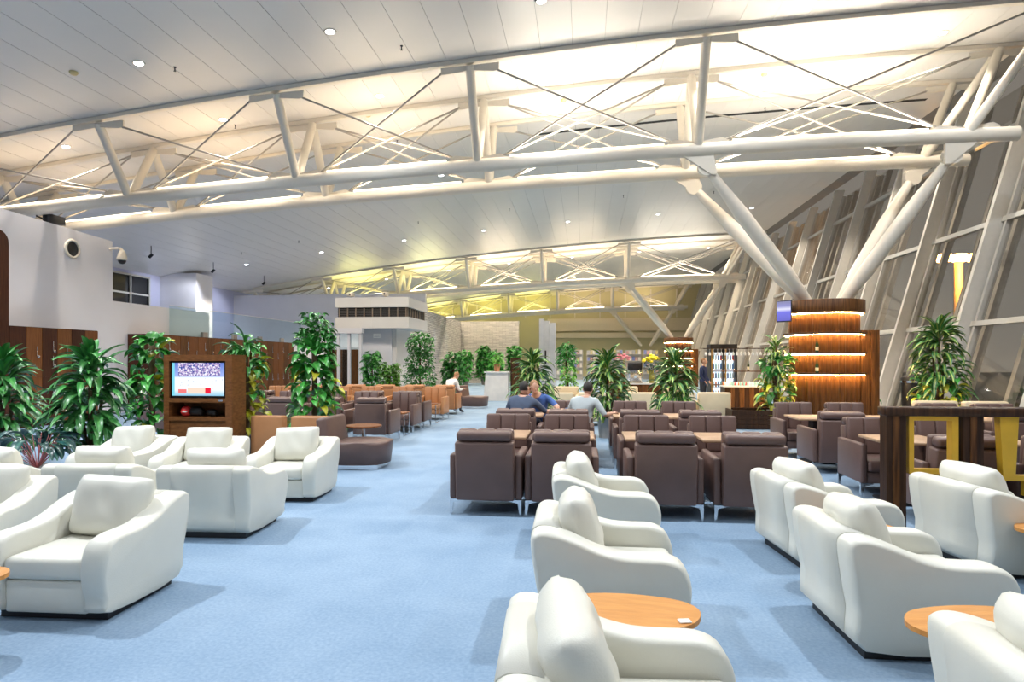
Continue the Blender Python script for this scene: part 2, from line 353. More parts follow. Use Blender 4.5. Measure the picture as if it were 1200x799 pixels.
# ------------------------------------------------------------------ trusses
NODES = [-22.6, -17.7, -12.7, -7.77, -2.79, 2.85, 9.15]
def truss(Y0, label, uplight, tint):
    T = empty('roof_truss', (0, Y0, 0)); tag(T, label, 'truss', 'white tubular roof trusses')
    yA, y1, yB_, y2, yC = -1.15, 0, 1.0, 2.0, 3.05
    xs = [NODES[0] + (10.3 - NODES[0]) * i / 16 for i in range(17)]; xu = [NODES[0] + (11.3 - NODES[0]) * i / 16 for i in range(17)]
    for y in (y1, y2):
        MB().path([(x, y, zb(x)) for x in xs], [.17]*17, 16).build('bottom_chord', M_steel, T)
    for y in (yA, yB_, yC):
        m = MB()
        for i in range(16):
            xa, xb = xu[i], xu[i+1]
            m.add([(xa,y-.07,zt(xa)-.11),(xa,y+.07,zt(xa)-.11),(xa,y+.07,zt(xa)-.01),(xa,y-.07,zt(xa)-.01),(xb,y-.07,zt(xb)-.11),(xb,y+.07,zt(xb)-.11),(xb,y+.07,zt(xb)-.01),(xb,y-.07,zt(xb)-.01)],
                  [(0,1,5,4),(1,2,6,5),(2,3,7,6),(3,0,4,7)] + ([(0,3,2,1)] if i == 0 else []) + ([(4,5,6,7)] if i == 15 else []))
        m.build('top_rail', M_steel, T)
    planes = ((yA, y1), (yB_, y1), (yB_, y2), (yC, y2))
    top = lambda x: x + (1.35 if x == NODES[-1] else 0)
    for i, x in enumerate(NODES):
        xt = top(x); ta = zt(xt) - .16; tb = zb(x)
        for yt, yb in planes:
            MB().tube((xt, yt, ta), (x, yb, tb), .115, n=12).build('post', M_steel, T)
        for yt in (yA, yB_, yC):
            q = xt; z_ = zt(q)
            MB().prism([(q-.72, z_-.36), (q-.60, z_-.36), (q, z_-.28), (q+.60, z_-.33), (q+.72, z_-.30), (q+.72, z_-.12), (q-.72, z_-.20)], 'y', yt-.025, yt+.025).build('gusset', M_steel, T)
        for yb in (y1, y2):
            MB().prism([(x-.75, tb+.08), (x-.75, tb+.20), (x-.60, tb+.27), (x, tb+.20), (x+.60, tb+.30), (x+.75, tb+.22), (x+.75, tb+.08)], 'y', yb-.025, yb+.025).build('gusset', M_steel, T)
    for i in range(len(NODES) - 1):
        xa, xb = NODES[i], NODES[i+1]
        for yt, yb in planes:
            MB().tube((xa+.68, yt, zt(xa)-.30), (xb-.68, yb, zb(xb)+.24), .026, n=6).build('tie_rod', M_rod, T)
            MB().tube((xa+.68, yb, zb(xa)+.24), (top(xb)-.68, yt, zt(top(xb))-.30), .026, n=6).build('tie_rod', M_rod, T)
    for i in range(len(NODES) - 1):
        xa, xb = NODES[i] + .85, NODES[i+1] - .85
        p = uplight[i]
        if p <= 0: continue
        for yb in (y1, y2):
            za, zb_ = zb(xa) + .19, zb(xb) + .19
            MB().tube((xa, yb, za), (xb, yb, zb_), .03, n=6).build('light_strip', M_strip, T)
            l = bpy.data.lights.new('uplight', 'AREA'); l.shape = 'RECTANGLE'; l.size = xb - xa; l.size_y = .08
            l.energy = STRIP_W * p; l.color = tint[i]; l.spread = R(170)
            lo = bpy.data.objects.new('uplight', l); COL.objects.link(lo); lo.parent = T
            lo.location = ((xa+xb)/2, yb, zb((xa+xb)/2) + .25); lo.rotation_euler = (R(180), 0, 0)
    return T
WARM, WARM2, PALE, YEL = (1, .72, .42), (1, .80, .55), (1, .90, .74), (.95, .88, .25)
truss(16.4, 'white tubular roof truss spanning the ceiling nearest the viewer', [.0, .25, .42, .6, 1.4, 2.3], [WARM, WARM, WARM, WARM2, PALE, PALE])
truss(42.2, 'white tubular roof truss in the middle distance above the grey kiosk', [.0, 1.0, 1.4, 1.5, 1.5, 2.0], [YEL, YEL, (.98,.9,.4), WARM2, WARM2, PALE])
truss(68.0-2.9, 'white tubular roof truss farthest away against the end wall', [.0, 1.4, 1.5, 1.3, 1.0, 1.0], [YEL, YEL, YEL, YEL, WARM2, WARM2])

# ------------------------------------------------------------------ struts on bar columns
def strut(p, q, label, cat='strut', r=.185):
    p, q = Vector(p), Vector(q); o = empty('raking_strut', p); tag(o, label, cat, 'white raking struts')
    d = q - p; L = d.length; u = d.normalized()
    pts = [Vector(), u*.9, u*(L-1.9), u*(L-1.0), u*(L-.55)]
    MB().path(pts, [.12, r, r, .13, .11], 18).build('tube', M_steel, o)
    m = MB(); e = d
    m.tube(e + Vector((0, -.08, 0)) - u*.35, e + Vector((0, .08, 0)) - u*.35, .22, n=18)
    m.build('pin_disc', M_steel, o)
    MB().prism([((e - u*.62).x-.07, (e-u*.62).z), ((e-u*.62).x+.07, (e-u*.62).z), (e.x+.38, e.z+.02), (e.x-.38, e.z+.02)], 'y', e.y-.05, e.y+.05).build('lug_plate', M_steel, o)
    return o
def vcolumn(X, Y, names):
    for i, (nx, dy) in enumerate(((NODES[5], -1.0), (NODES[5], 1.0), (NODES[6]-.1, -1.0), (NODES[6]-.1, 1.0))):
        sx = -.45 if nx < X else .45
        strut((X + sx, Y + dy*.12, 3.265), (nx, Y + dy, zb(nx) - .16), names[i])
P3 = ('left near', 'left rear', 'right near', 'right rear')
vcolumn(6.24, 17.4, ['white raking strut above the shelved bar column, %s leg of the four' % p for p in P3])
vcolumn(6.24, 43.2, ['white raking strut above the farther bar column, %s leg of the four' % p for p in P3])
vcolumn(6.24, 66.1, ['white raking strut near the end wall, %s leg of the four' % p for p in P3])

# shelved walnut column
def bar_column(X, Y, label, detail):
    o = empty('bar_column', (X, Y, 0)); tag(o, label, 'column', 'shelved walnut bar columns')
    n = 120 if detail else 60
    m = MB(); v = []; f = []
    for z in (0, 2.93):
        for i in range(n):
            a_ = 2*math.pi*i/n; r = .82 + (.022 if (i//2) % 2 else -.022); v.append((r*math.cos(a_), r*math.sin(a_), z))
    m.add(v, [(i, (i+1) % n, n+(i+1) % n, n+i) for i in range(n)]); m.build('fluted_core', M_walnut_d if not detail else wood('fluted_walnut', (.075,.028,.008), (.15,.06,.018), .4, (9,9,.3)), o)
    MB().lathe([(.95, 2.92), (.96, 2.94), (.96, 3.25), (.93, 3.26)], 48).build('crown', M_walnut, o)
    for z in (2.40, 1.90, 1.38):
        s_ = MB().lathe([(.98, z-.025), (1.0, z), (.98, z+.025)], 48).build('shelf', M_walnut_d, o)
        MB().lathe([(.91, z-.042), (.945, z-.042), (.945, z-.026), (.91, z-.026)], 48, caps=False).build('led_strip', M_led, s_)
    MB().lathe([(.88, 2.90), (.92, 2.90), (.92, 2.918), (.88, 2.918)], 48, caps=False).build('led_strip', M_led, o)
    pn = empty('side_panel', (0, 0, 0)); pn.parent = o
    for i in range(5): MB().box(.66+i*.115, .76+i*.115+.008, -.35-.03*(i % 2), .5, 0, 2.49).build('plank', M_walnut, pn)
    return o
bar_column(6.24, 17.4, 'fluted walnut column with glowing shelves below white struts', True)
bar_column(6.24, 43.2, 'smaller distant walnut column with glowing shelves beside the fridge', False)

# ------------------------------------------------------------------ white armchairs
def white_chair():
    o = empty('white_armchair')
    prof = smooth_poly([(-.355,.055),(-.43,.16),(-.468,.30),(-.465,.42),(-.42,.515),(-.33,.556),(-.20,.560),(-.06,.568),(.07,.600),(.19,.650),(.30,.686),(.38,.700),(.438,.688),(.466,.640),(.450,.48),(.415,.28),(.355,.055)], 3)
    n = len(prof); cx_ = sum(p[0] for p in prof)/n; nrm = []
    for i in range(n):
        ty, tz = prof[(i+1) % n][0]-prof[i-1][0], prof[(i+1) % n][1]-prof[i-1][1]; l_ = math.hypot(ty, tz) or 1; nrm.append((tz/l_, -ty/l_))
    sg = 1 if sum(((prof[i][0]-cx_)*nrm[i][0] + (prof[i][1]-.35)*nrm[i][1]) for i in range(n)) > 0 else -1
    def ring(x, inset, rear=True):
        out = []
        for (y, z), (a_, b_) in zip(prof, nrm):
            k_ = inset * (1 if rear else max(0, min(1, (.22 - y)/.12)))
            if z < .1: k_ *= .3
            fl = .035 * min(1, max(0, (z-.05)/.4)) * max(0, (x-.28)/.145)
            out.append((x + fl, y - sg*a_*k_, z - sg*b_*k_))
        return out
    rings = [ring(.28, .03, False), ring(.285, .012, False), ring(.30, 0)]
    for q in range(6):
        t = q/5*math.pi/2; rings.append(ring(.425-.05+.05*math.sin(t), .032*(1-math.cos(t))))
    for s_ in (-1, 1):
        v = [(p[0]*s_, p[1], p[2]) for rg in rings for p in rg]; f = []
        for k_ in range(len(rings)-1):
            for i in range(n):
                q4 = (k_*n+i, k_*n+(i+1) % n, (k_+1)*n+(i+1) % n, (k_+1)*n+i); f.append(q4 if s_*sg < 0 else q4[::-1])
        c0 = tuple(range(n)); c1 = tuple(range((len(rings)-1)*n, len(rings)*n)); f += [c0[::-1] if s_*sg < 0 else c0, c1 if s_*sg < 0 else c1[::-1]]
        m_ = MB(); m_.add(v, f, True); me_ = m_.mesh('arm'); me_.materials.append(M_white)
        bm = bmesh.new(); bm.from_mesh(me_); bmesh.ops.recalc_face_normals(bm, faces=bm.faces[:]); bm.to_mesh(me_); bm.free(); place('arm', me_, o)
    rear = [(p[0]+.004, p[1]+.003) for i, p in enumerate(prof) if p[0] > .285 and (i > 20)]
    bp = rear + [(.20, .055), (.24, .42), (.262, .64)]
    bm = bmesh.new(); lo = [bm.verts.new((-.30, y, z)) for y, z in bp]; hi = [bm.verts.new((.30, y, z)) for y, z in bp]; n = len(bp)
    bm.faces.new(lo[::-1]); bm.faces.new(hi)
    for i in range(n): bm.faces.new((lo[i], lo[(i+1) % n], hi[(i+1) % n], hi[i]))
    b_ = MB().bm(bm).build('backrest', M_white, o)
    for p in b_.data.polygons: p.use_smooth = len(p.vertices) == 4
    MB().rbox(-.283, .283, -.435, .27, .275, .425, .045, 3).build('seat_cushion', M_white, o)
    MB().rbox(-.285, .285, -.405, .25, .055, .272, .02, 2).build('front_rail', M_white, o)
    MB().box(-.375, .375, -.335, .345, 0, .056).build('plinth', M_black, o)
    Mx = Matrix.Translation((0, .175, .625)) @ Euler((R(-16), 0, 0)).to_matrix().to_4x4()
    MB().pillow(.59, .45, .21, Mx, 3, 16, 4.2).build('back_pillow', M_white, o)
    return o
wc = white_chair(); first = [True]
GW = 'cream white leather armchairs'
def put_white(x, y, rot, label):
    o = wc if first[0] else dup(wc, (0, 0, 0), 0)
    first[0] = False; o.location = (x, y, 0); o.rotation_euler = (0, 0, R(rot)); tag(o, label, 'armchair', GW)
    rv = random.Random(int(x*97 + y*31))
    for c in o.children:
        if c.name.startswith('back_pillow'): c.rotation_euler = (R(rv.uniform(-2, 3)), R(rv.uniform(-4, 4)), R(rv.uniform(-5, 5)))
    return o
put_white(-3.50, 4.14, 2, 'large cream leather armchair at left front, its seat facing the viewer')
put_white(-4.95, 4.55, 16, 'cream armchair cut by the left edge, just behind the big front armchair')
put_white(-3.62, 6.05, 183, 'cream armchair seen from behind, directly left of the open carpet')
put_white(-4.80, 6.02, 183, 'cream armchair seen from behind, second from the open carpet')
put_white(-5.98, 5.95, 180, 'cream armchair seen from behind at the far left edge')
put_white(-3.66, 7.62, 4, 'cream armchair facing the viewer beside the tall leafy plant')
put_white(-4.82, 7.50, 12, 'cream armchair facing the viewer in front of the television cabinet')
put_white(-5.92, 7.55, -6, 'cream armchair facing the viewer among the leafy plants left of television')
put_white(.16, 2.33, 93, 'nearest cream armchair at bottom centre, seen from the side')
put_white(.14, 4.15, 91, 'middle cream armchair of the centre row, behind the oval oak table')
put_white(.17, 5.92, 92, 'farthest cream armchair of the centre row, against the brown chairs')
put_white(2.06, 5.80, 97, 'cream armchair nearest the brown chairs in the right-hand row')
put_white(1.92, 4.20, 92, 'cream armchair in the middle of the right-hand row')
put_white(1.84, 2.30, 90, 'cream armchair in the bottom right corner, mostly out of frame')
put_white(3.45, 5.75, 100, 'cream armchair in front of the wooden divider at right')
put_white(3.66, 4.38, 92, 'cream armchair just entering at the right edge')

# small oak tables with hairpin legs
def oak_table():
    o = empty('oak_side_table')
    P = smooth_poly([(-.34, -.02), (-.22, -.20), (.08, -.25), (.30, -.14), (.36, .04), (.26, .17), (0, .20), (-.24, .14)], 4)
    t = MB().prism(P, 'z', .43, .455); t.build('tabletop', M_table, o)
    for x, y in ((-.2, -.08), (.18, -.12), (.12, .10)):
        d = Vector((x, y, 0)).normalized(); px = Vector((-d.y, d.x, 0))
        m = MB(); ft = Vector((x, y, 0)) + d*.05
        for s_ in (-1, 1): m.tube(Vector((x, y, .43)) + px*.05*s_, ft + px*.008*s_ + Vector((0,0,.008)), .006, n=6)
        m.tube(ft + px*.012 + Vector((0,0,.006)), ft - px*.012 + Vector((0,0,.006)), .006, n=6)
        m.build('hairpin_leg', M_black, o)
    return o
ot = oak_table()
for i, (x, y, r, lb) in enumerate(((.21, 3.23, -8, 'oval oak side table with a small white tag in centre row'),
        (1.86, 3.25, 10, 'oak side table with hairpin legs in right foreground'),
        (3.55, 5.13, 0, 'oak side table with hairpin legs at right edge by divider'),
        (1.95, 5.00, 0, 'oak side table mostly hidden between two cream armchairs'),
        (-3.70, 3.20, 20, 'oak side table whose tip shows at the left edge'))):
    o = ot if i == 0 else dup(ot, (0, 0, 0), 0)
    o.location = (x, y, 0); o.rotation_euler = (0, 0, R(r)); tag(o, lb, 'table', 'oak side tables')
tg = MB().rbox(-.03, .03, -.022, .022, 0, .008, .003, 1); tg = tg.build('table_tag', mat('white_card', (.85, .85, .83), .5, var=.02), None, (.475, 3.09, .4555), (0, 0, .2)); tag(tg, 'small white tag on the oval oak table', 'tag')

# ------------------------------------------------------------------ brown armchairs
def brown_chair(m, tuft=False):
    o = empty('brown_armchair')
    for s_ in (-1, 1): MB().rbox(min(s_*.325, s_*.405), max(s_*.325, s_*.405), -.40, .36, .17, .665, .022, 2).build('arm', m, o)
    Mb = Matrix.Translation((0, .33, .17)) @ Euler((R(-6), 0, 0)).to_matrix().to_4x4()
    MB().rbox(-.325, .325, -.085, .085, 0, .655, .022, 2, Mb).build('backrest', m, o)
    MB().rbox(-.31, .31, -.068, .078, .66, .768, .04, 3, Mb).build('headrest', m, o)
    c = MB()
    for i in range(3): c.rbox(-.31 + i*.2067, -.31 + (i+1)*.2067, -.165, -.062, .27, .765, .03, 2, Mb)
    cu = c.build('back_cushion', m, o)
    if tuft:
        for i in range(2):
            for j in range(2): MB().blob((-.103+i*.206, -.166, .35+j*.15), (.016, .008, .016), 8, 5, None).build('button', m, cu, (0, .33, .17), (R(-6), 0, 0))
    MB().rbox(-.322, .322, -.42, .26, .31, .455, .04, 3).build('seat', m, o)
    MB().rbox(-.325, .325, -.38, .30, .17, .308, .012, 1).build('frame', m, o)
    for sx in (-1, 1):
        for sy in (-.36, .345):
            P = [(0, 0), (.022, 0), (.04, .13), (.15, .158), (.15, .17), (0, .17)]
            P = [(sx*(.40 - p[0]), p[1]) for p in P]
            if sx < 0: P = P[::-1]
            MB().prism(P, 'y', sy-.02, sy+.02).build('leg', M_chrome, o)
    return o
protos = {'brown': brown_chair(M_brown), 'tan': brown_chair(M_warmlit, True)}  # second chair is buttoned, with warm light painted into its brown leather
usedp = set()
def put_brown(x, y, rot, kind, label, group):
    p = protos[kind]; o = p if kind not in usedp else dup(p, (0, 0, 0), 0); usedp.add(kind)
    o.location = (x, y, 0); o.rotation_euler = (0, 0, R(rot)); tag(o, label, 'armchair', group); o.name = 'brown_armchair' if kind == 'brown' else 'tan_armchair'
def ped_table(w_, d_, h, name='dining_table'):
    o = empty(name)
    MB().rbox(-w_/2, w_/2, -d_/2, d_/2, h-.035, h, .006, 1).build('tabletop', M_ttop, o)
    MB().box(-.05, .05, -.12, .12, .03, h-.035).build('pedestal', M_black, o)
    MB().rbox(-.26, .26, -.26, .26, 0, .03, .008, 1).build('base_plate', M_black, o)
    return o
pt = ped_table(.74, .80, .765); ptu = [False]
def put_ped(x, y, label, group):
    o = dup(pt, (0,0,0), 0) if ptu[0] else pt; ptu[0] = True; o.location = (x, y, 0); tag(o, label, 'table', group)
colsX = [-1.09, -.25, .86, 1.77, 3.84, 4.74, 6.32, 7.26]
rowsY = [(6.87, 180), (9.14, 0), (9.97, 180), (12.3, 0)]
GB = 'brown leather armchairs in the right-hand block'
for ci, x in enumerate(colsX):
    for ri, (yr, rot) in enumerate(rowsY):
        yc = yr + .40 if rot == 180 else yr - .40
        put_brown(x, yc, rot, 'brown', 'brown leather armchair, %s row from the viewer, %s seat right of the aisle' % (ORD[ri], ORD[ci]), GB)
    put_ped(x, 8.12, 'light oak table in the nearer brown chair rows, %s right of the aisle' % ORD[ci], 'oak tables among the brown chairs')
    if ci >= 0: put_ped(x, 11.15, 'light oak table in the farther brown chair rows, %s right of the aisle' % ORD[ci], 'oak tables among the brown chairs')
# left block
GL = 'brown and tan armchairs in the left-hand block'
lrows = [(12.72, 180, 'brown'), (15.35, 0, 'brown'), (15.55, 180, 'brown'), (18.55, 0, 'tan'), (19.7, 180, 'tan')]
lcols = [-4.42, -5.40, -6.38, -7.36, -8.34, -9.32]
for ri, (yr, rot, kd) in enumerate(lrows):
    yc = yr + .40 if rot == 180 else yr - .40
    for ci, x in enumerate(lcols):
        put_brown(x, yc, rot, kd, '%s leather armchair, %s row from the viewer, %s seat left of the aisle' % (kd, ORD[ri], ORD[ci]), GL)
def small_table():
    o = empty('lounge_table'); MB().rbox(-.24, .24, -.24, .24, .50, .535, .006, 1).build('tabletop', M_lock_l, o)
    m = MB()
    for x in (-.21, .21):
        for y in (-.21, .21): MB().box(x-.012, x+.012, y-.012, y+.012, 0, .5).build('leg', M_chrome, o)
        MB().box(x-.012, x+.012, -.2, .2, 0, .02).build('runner', M_chrome, o)
    return o
stb = small_table()
k = 0
for ri, y in enumerate((14.05, 17.1)):
    for ci, x in enumerate((-4.25, -5.25, -6.25, -7.25)):
        o = stb if k == 0 else dup(stb, (0, 0, 0), 0); k += 1
        o.location = (x, y, 0); tag(o, 'square lounge table with chrome legs, %s row, %s left of the aisle' % (ORD[ri], ORD[ci]), 'table', 'chrome-legged lounge tables')
# round table and chaises
o = empty('round_table', (-3.78, 10.5, 0)); tag(o, 'round walnut table on chrome stem beside the brown chaise', 'table')
MB().lathe([(.30, .565), (.315, .575), (.315, .595), (.30, .60)], 32).build('tabletop', M_lock_l, o)
MB().lathe([(.03, .02), (.03, .56)], 14).build('stem', M_chrome, o); MB().lathe([(.22, 0), (.22, .012), (.03, .025)], 24).build('base', M_chrome, o)
def chaise(loc, rz, label):
    o = empty('chaise_sofa', loc, R(rz)); tag(o, label, 'sofa', 'brown chaise sofas')
    P = smooth_poly([(-.30, -.40), (.20, -.42), (.46, -.30), (.55, 0), (.46, .30), (.20, .42), (-.30, .40), (-.36, 0)], 4)
    bm = bmesh.new(); lo = [bm.verts.new((x*.92, y*.95, .08)) for x, y in P]; hi = [bm.verts.new((x, y, .43)) for x, y in P]; n = len(P)
    bm.faces.new(lo[::-1]); t = bm.faces.new(hi)
    for i in range(n): bm.faces.new((lo[i], lo[(i+1) % n], hi[(i+1) % n], hi[i]))
    bmesh.ops.bevel(bm, geom=list(t.edges), offset=.06, segments=3, affect='EDGES', profile=.6)
    MB().bm(bm).build('seat', M_brown, o)
    Mx = Matrix.Translation((-.36, 0, .08)) @ Euler((0, R(-9), 0)).to_matrix().to_4x4()
    MB().rbox(-.09, .09, -.42, .42, 0, .74, .05, 3, Mx).build('backrest', M_brown, o)
    MB().box(-.30, .42, -.34, .34, 0, .082).build('plinth', M_chrome, o)
chaise((-3.62, 9.85, 0), 0, 'brown chaise with rounded seat end by the carpet aisle')
chaise((-4.0, 22.6, 0), -14, 'brown chaise sofa at the far end of the left-hand block')
# brown sofa, back toward the viewer, warm light painted into the backrest
def sofa(x0, x1, y, label):
    o = empty('tan_sofa', ((x0+x1)/2, y, 0)); h = (x1-x0)/2; tag(o, label, 'sofa', 'tan leather sofas with backs to the viewer')
    MB().rbox(-h, h, -.10, .10, .06, .80, .03, 2).build('backrest', M_warmlit, o)
    MB().rbox(-h, h, .11, .78, .10, .43, .05, 3).build('seat', M_brown, o)
    MB().box(-h+.03, h-.03, -.06, .7, 0, .10).build('plinth', M_black, o)
sofa(-5.45, -4.90, 9.9, 'tan leather sofa left of the tall plant, back to the viewer')
sofa(-4.76, -4.16, 9.9, 'tan leather sofa between the tall plant and the brown chaise')

# ------------------------------------------------------------------ wooden divider with yellow frames
dv = empty('wood_divider', (2.93, 6.62, 0)); tag(dv, 'dark walnut divider with yellow frames in front of the brown chairs', 'divider')
MB().rbox(-.01, 3.4, -.10, .10, 1.165, 1.25, .008, 1).build('top_rail', M_walnut_d, dv)
for x in (.0, .70, 1.36, 2.0):
    pp = empty('post', (x, 0, 0)); pp.parent = dv
    for i in range(3): MB().box(.002+i*.062, .060+i*.062, -.07-.006*(i % 2), .07, 0, 1.165).build('plank', M_walnut_d if i != 1 else M_walnut, pp)
for x in (.22, 1.04, 1.68):
    fr = empty('yellow_frame', (x, 0, 0)); fr.parent = dv; w_ = .45 if x < 1 else .17
    if x < 1:
        MB().box(0, .045, -.05, .04, .60, 1.163).build('upright', M_yellow, fr); MB().box(w_-.06, w_, -.05, .04, .60, 1.163).build('upright', M_yellow, fr)
        MB().box(.045, w_-.06, -.05, .04, 1.12, 1.163).build('crossbar', M_yellow, fr); MB().box(.045, w_-.06, -.05, .04, .60, .645).build('crossbar', M_yellow, fr)
    else:
        MB().prism([(0, 1.163), (.17, 1.163), (.14, .60), (.03, .60)][::-1], 'y', -.05, .04).build('upright', M_yellow, fr)
        MB().box(.0, .29, -.05, .04, .55, .60).build('crossbar', M_yellow, fr); MB().box(.24, .29, -.05, .04, .40, .55).build('foot', M_yellow, fr)
# ------------------------------------------------------------------ downlights, detectors, sprinklers
def downlight(x, y, power, col, label, vis=True):
    o = empty('downlight', (x, y, zt(x)), 0); o.rotation_euler = (0, -math.atan(.067 - .0041*x), 0); tag(o, label, 'light', 'recessed ceiling downlights')
    if vis:
        MB().lathe([(.13, -.012), (.14, 0), (.105, .0), (.10, -.012)], 20, caps=False).build('trim_ring', M_steel, o)
        MB().lathe([(.001, -.010), (.099, -.010), (.099, -.004), (.001, -.004)], 20).build('lens', M_wash, o)
    l = bpy.data.lights.new('downlight_lamp', 'SPOT'); l.energy = power; l.color = col; l.spot_size = R(128); l.spot_blend = .35; l.shadow_soft_size = .09
    lo = bpy.data.objects.new('downlight_lamp', l); COL.objects.link(lo); lo.parent = o; lo.location = (0, 0, -.06)
COOL, NEUT, WRM = (.92, .96, 1.0), (1.0, .88, .73), (1.0, .82, .60)
GX = (-19.3, -14.8, -10.0, -5.5, -.9, 3.9, 8.7)
rowsD = [(-4.0, COOL, GX[1:], (.3, .3, .3, .3, .3, .3)), (1.0, COOL, GX[1:], (.3, .3, .3, .35, .45, .45)), (6.3, COOL, (-13.0, -7.8, -2.4, 4.1, 9.0), (1.2, 3.6, 1.1, 2.6, 1.6)), (13.2, COOL, GX, (.8, .9, 1.1, 1.1, .9, .9, .9)),
         (16.55, NEUT, GX, (.7,)*7), (23.9, NEUT, GX, (1.5, 1.4, 1.4, 1.7, 2.2, 2.2, 2.2)), (34.3, NEUT, GX, (2.4,)*7), (46, WRM, GX, (2.2,)*7), (57, WRM, GX, (2.0,)*7)]
for ri, (y, c, gx, pw) in enumerate(rowsD):
    for ci, x in enumerate(gx):
        downlight(x, y, DOWN_W * pw[ci], c, 'recessed ceiling downlight, %s row from the camera side, %s from the left wall' % (ORD[ri], ORD[ci]))
sd = [(-11.51, 13.09), (-6.2, 17.6), (-.6, 18.3), (4.9, 18.0), (-9.0, 24.6), (-15.5, 24.3)]
for i, (x, y) in enumerate(sd):
    o = MB().lathe([(.09, 0), (.09, -.03), (.06, -.07), (.02, -.075)], 16).build('smoke_detector', mat('yellowed_plastic', (.62, .50, .24), .5, var=.05), None, (x, y, zt(x)))
    tag(o, 'round yellowed smoke detector on the ceiling, %s from nearest' % ORD[i], 'detector', 'ceiling smoke detectors')
sp = [(-9.4, 13.6), (-4.2, 14.2), (-1.0, 13.0), (-9.9, 17.0), (-3.0, 16.6), (1.0, 17.4), (-12, 25), (-8.2, 30.6), (-3.6, 30.2), (1.8, 29.8), (-14.6, 31), (6.0, 30.4), (-6.0, 19.8), (5.6, 20.5), (-.8, 25.6), (-18, 31.5)]
sp.sort(key=lambda p: p[1])
spm = MB().lathe([(.035, 0), (.035, -.01), (.012, -.015), (.012, -.09), (.03, -.095), (.03, -.10)], 8).mesh('sprinkler'); spm.materials.append(M_black)
for i, (x, y) in enumerate(sp):
    o = place('sprinkler', spm, None, (x, y, zt(x))); tag(o, 'small dark sprinkler head on the ceiling, %s counting out from the viewer' % ORD[i], 'sprinkler', 'ceiling sprinkler heads')

# ------------------------------------------------------------------ lockers
def locker(x, y0, y1, h, m, label, handles):
    o = empty('locker', (x, (y0+y1)/2, 0)); d = (y1-y0)/2; tag(o, label, 'locker', 'wood veneer lockers')
    MB().box(-.72, -.022, -d, d, 0, h).build('body', M_lock_d, o)
    cuts = [.08, 1.28, h-.01]
    for q in range(2):
        dr = MB().box(-.02, .0, -d+.004, d-.004, cuts[q]+.004, cuts[q+1]-.004).build('door', m, o)
        for hy, hz in handles:
            if cuts[q] < hz < cuts[q+1]:
                MB().tube((.035, hy*d, hz-.13), (.035, hy*d, hz+.13), .012, n=6).tube((0, hy*d, hz+.1), (.035, hy*d, hz+.1), .009, n=6).tube((0, hy*d, hz-.1), (.035, hy*d, hz-.1), .009, n=6).build('handle', M_chrome, dr)
                MB().rbox(0, .02, hy*d+.03, hy*d+.10, hz-.16, hz-.10, .004, 1).build('lock', M_chrome, dr)
for i in range(6):
    y0 = 14.07 + i*.477
    hd = [(.2, 1.95), (.2, .7)] if i % 2 else [(.3, 2.1), (.3, 1.7), (.3, .8)]
    if i == 0: hd = []
    locker(-14.1, y0, y0+.47, 2.58, M_lock_l if i % 2 else M_lock_d, '%s wood locker left of the white wall gap, %s from the left' % ('red-brown' if i % 2 else 'dark', ORD[i]), hd)
for i in range(20):
    y0 = 19.44 + i*.52
    locker(-14.3, y0, y0+.513, 2.6, M_lock_l if (i*7) % 3 else M_walnut, 'tall veneer locker in the row behind the television, %s from the left' % (ORD[i]), [(.5, 2.25 if i % 2 else 1.95), (.5, 1.0)])
MB_e = MB().box(-15.08, -14.3, 19.39, 19.435, 0, 2.6).build('locker_end_panel', M_lock_d); tag(MB_e, 'dark end panel closing the row of tall lockers', 'panel')
# glass balustrade
gb = empty('glass_balustrade', (-15.0, 0, 0)); tag(gb, 'frameless glass balustrade standing above the tall lockers', 'balustrade')
for i in range(5):
    y0 = 21.4 + i*2.15
    MB().box(-.012, .012, y0, y0+2.12, 2.62, 3.72).build('pane', M_bal, gb)
    MB().box(-.05, .05, y0+1.98, y0+2.28, 2.60, 2.84).build('clamp', M_pot, gb)
MB().box(-.02, .02, 21.4, 32.2, 3.72, 3.735).build('top_edge', M_steel, gb)
struct(MB().box(-15.5, -15.04, 24.0, 41, 0, 2.6).build('wall_low', M_wallw), 'low white wall carrying the glass balustrade')
# porthole, box, dome camera
o = empty('porthole', (-15.09, 17.1, 5.02)); o.rotation_euler = (0, R(90), 0); tag(o, 'round black porthole with white rim in the white wall', 'porthole')
MB().lathe([(.22, 0), (.29, 0), (.29, .03), (.22, .05)], 28, caps=False).build('rim', M_steel, o); MB().lathe([(.001, 0), (.22, 0), (.21, .02), (.001, .02)], 28).build('disc', M_black, o)
o = empty('junction_box', (-15.3, 16.7, 5.68)); tag(o, 'black electrical box on top of the white wall', 'box')
MB().rbox(-.12, .12, -.28, .28, 0, .24, .01, 1).build('case', M_black, o); MB().tube((0, -.25, .05), (0, -.6, .10), .025, n=8).build('cable', M_black, o)
o = empty('dome_camera', (-15.08, 18.6, 5.22)); tag(o, 'white dome security camera on the wall corner bracket', 'camera')
MB().path([(0, 0, .05), (.1, 0, .08), (.34, 0, .08), (.42, 0, 0)], [.05, .04, .04, .06], 10).build('bracket', M_steel, o)
MB().lathe([(.05, .02), (.11, -.08), (.155, -.26), (.155, -.30), (.12, -.31)], 20, (.42, 0, 0)).build('housing', M_steel, o)
MB().blob((.42, 0, -.31), (.12, .12, .12)).build('dome', M_black, o)

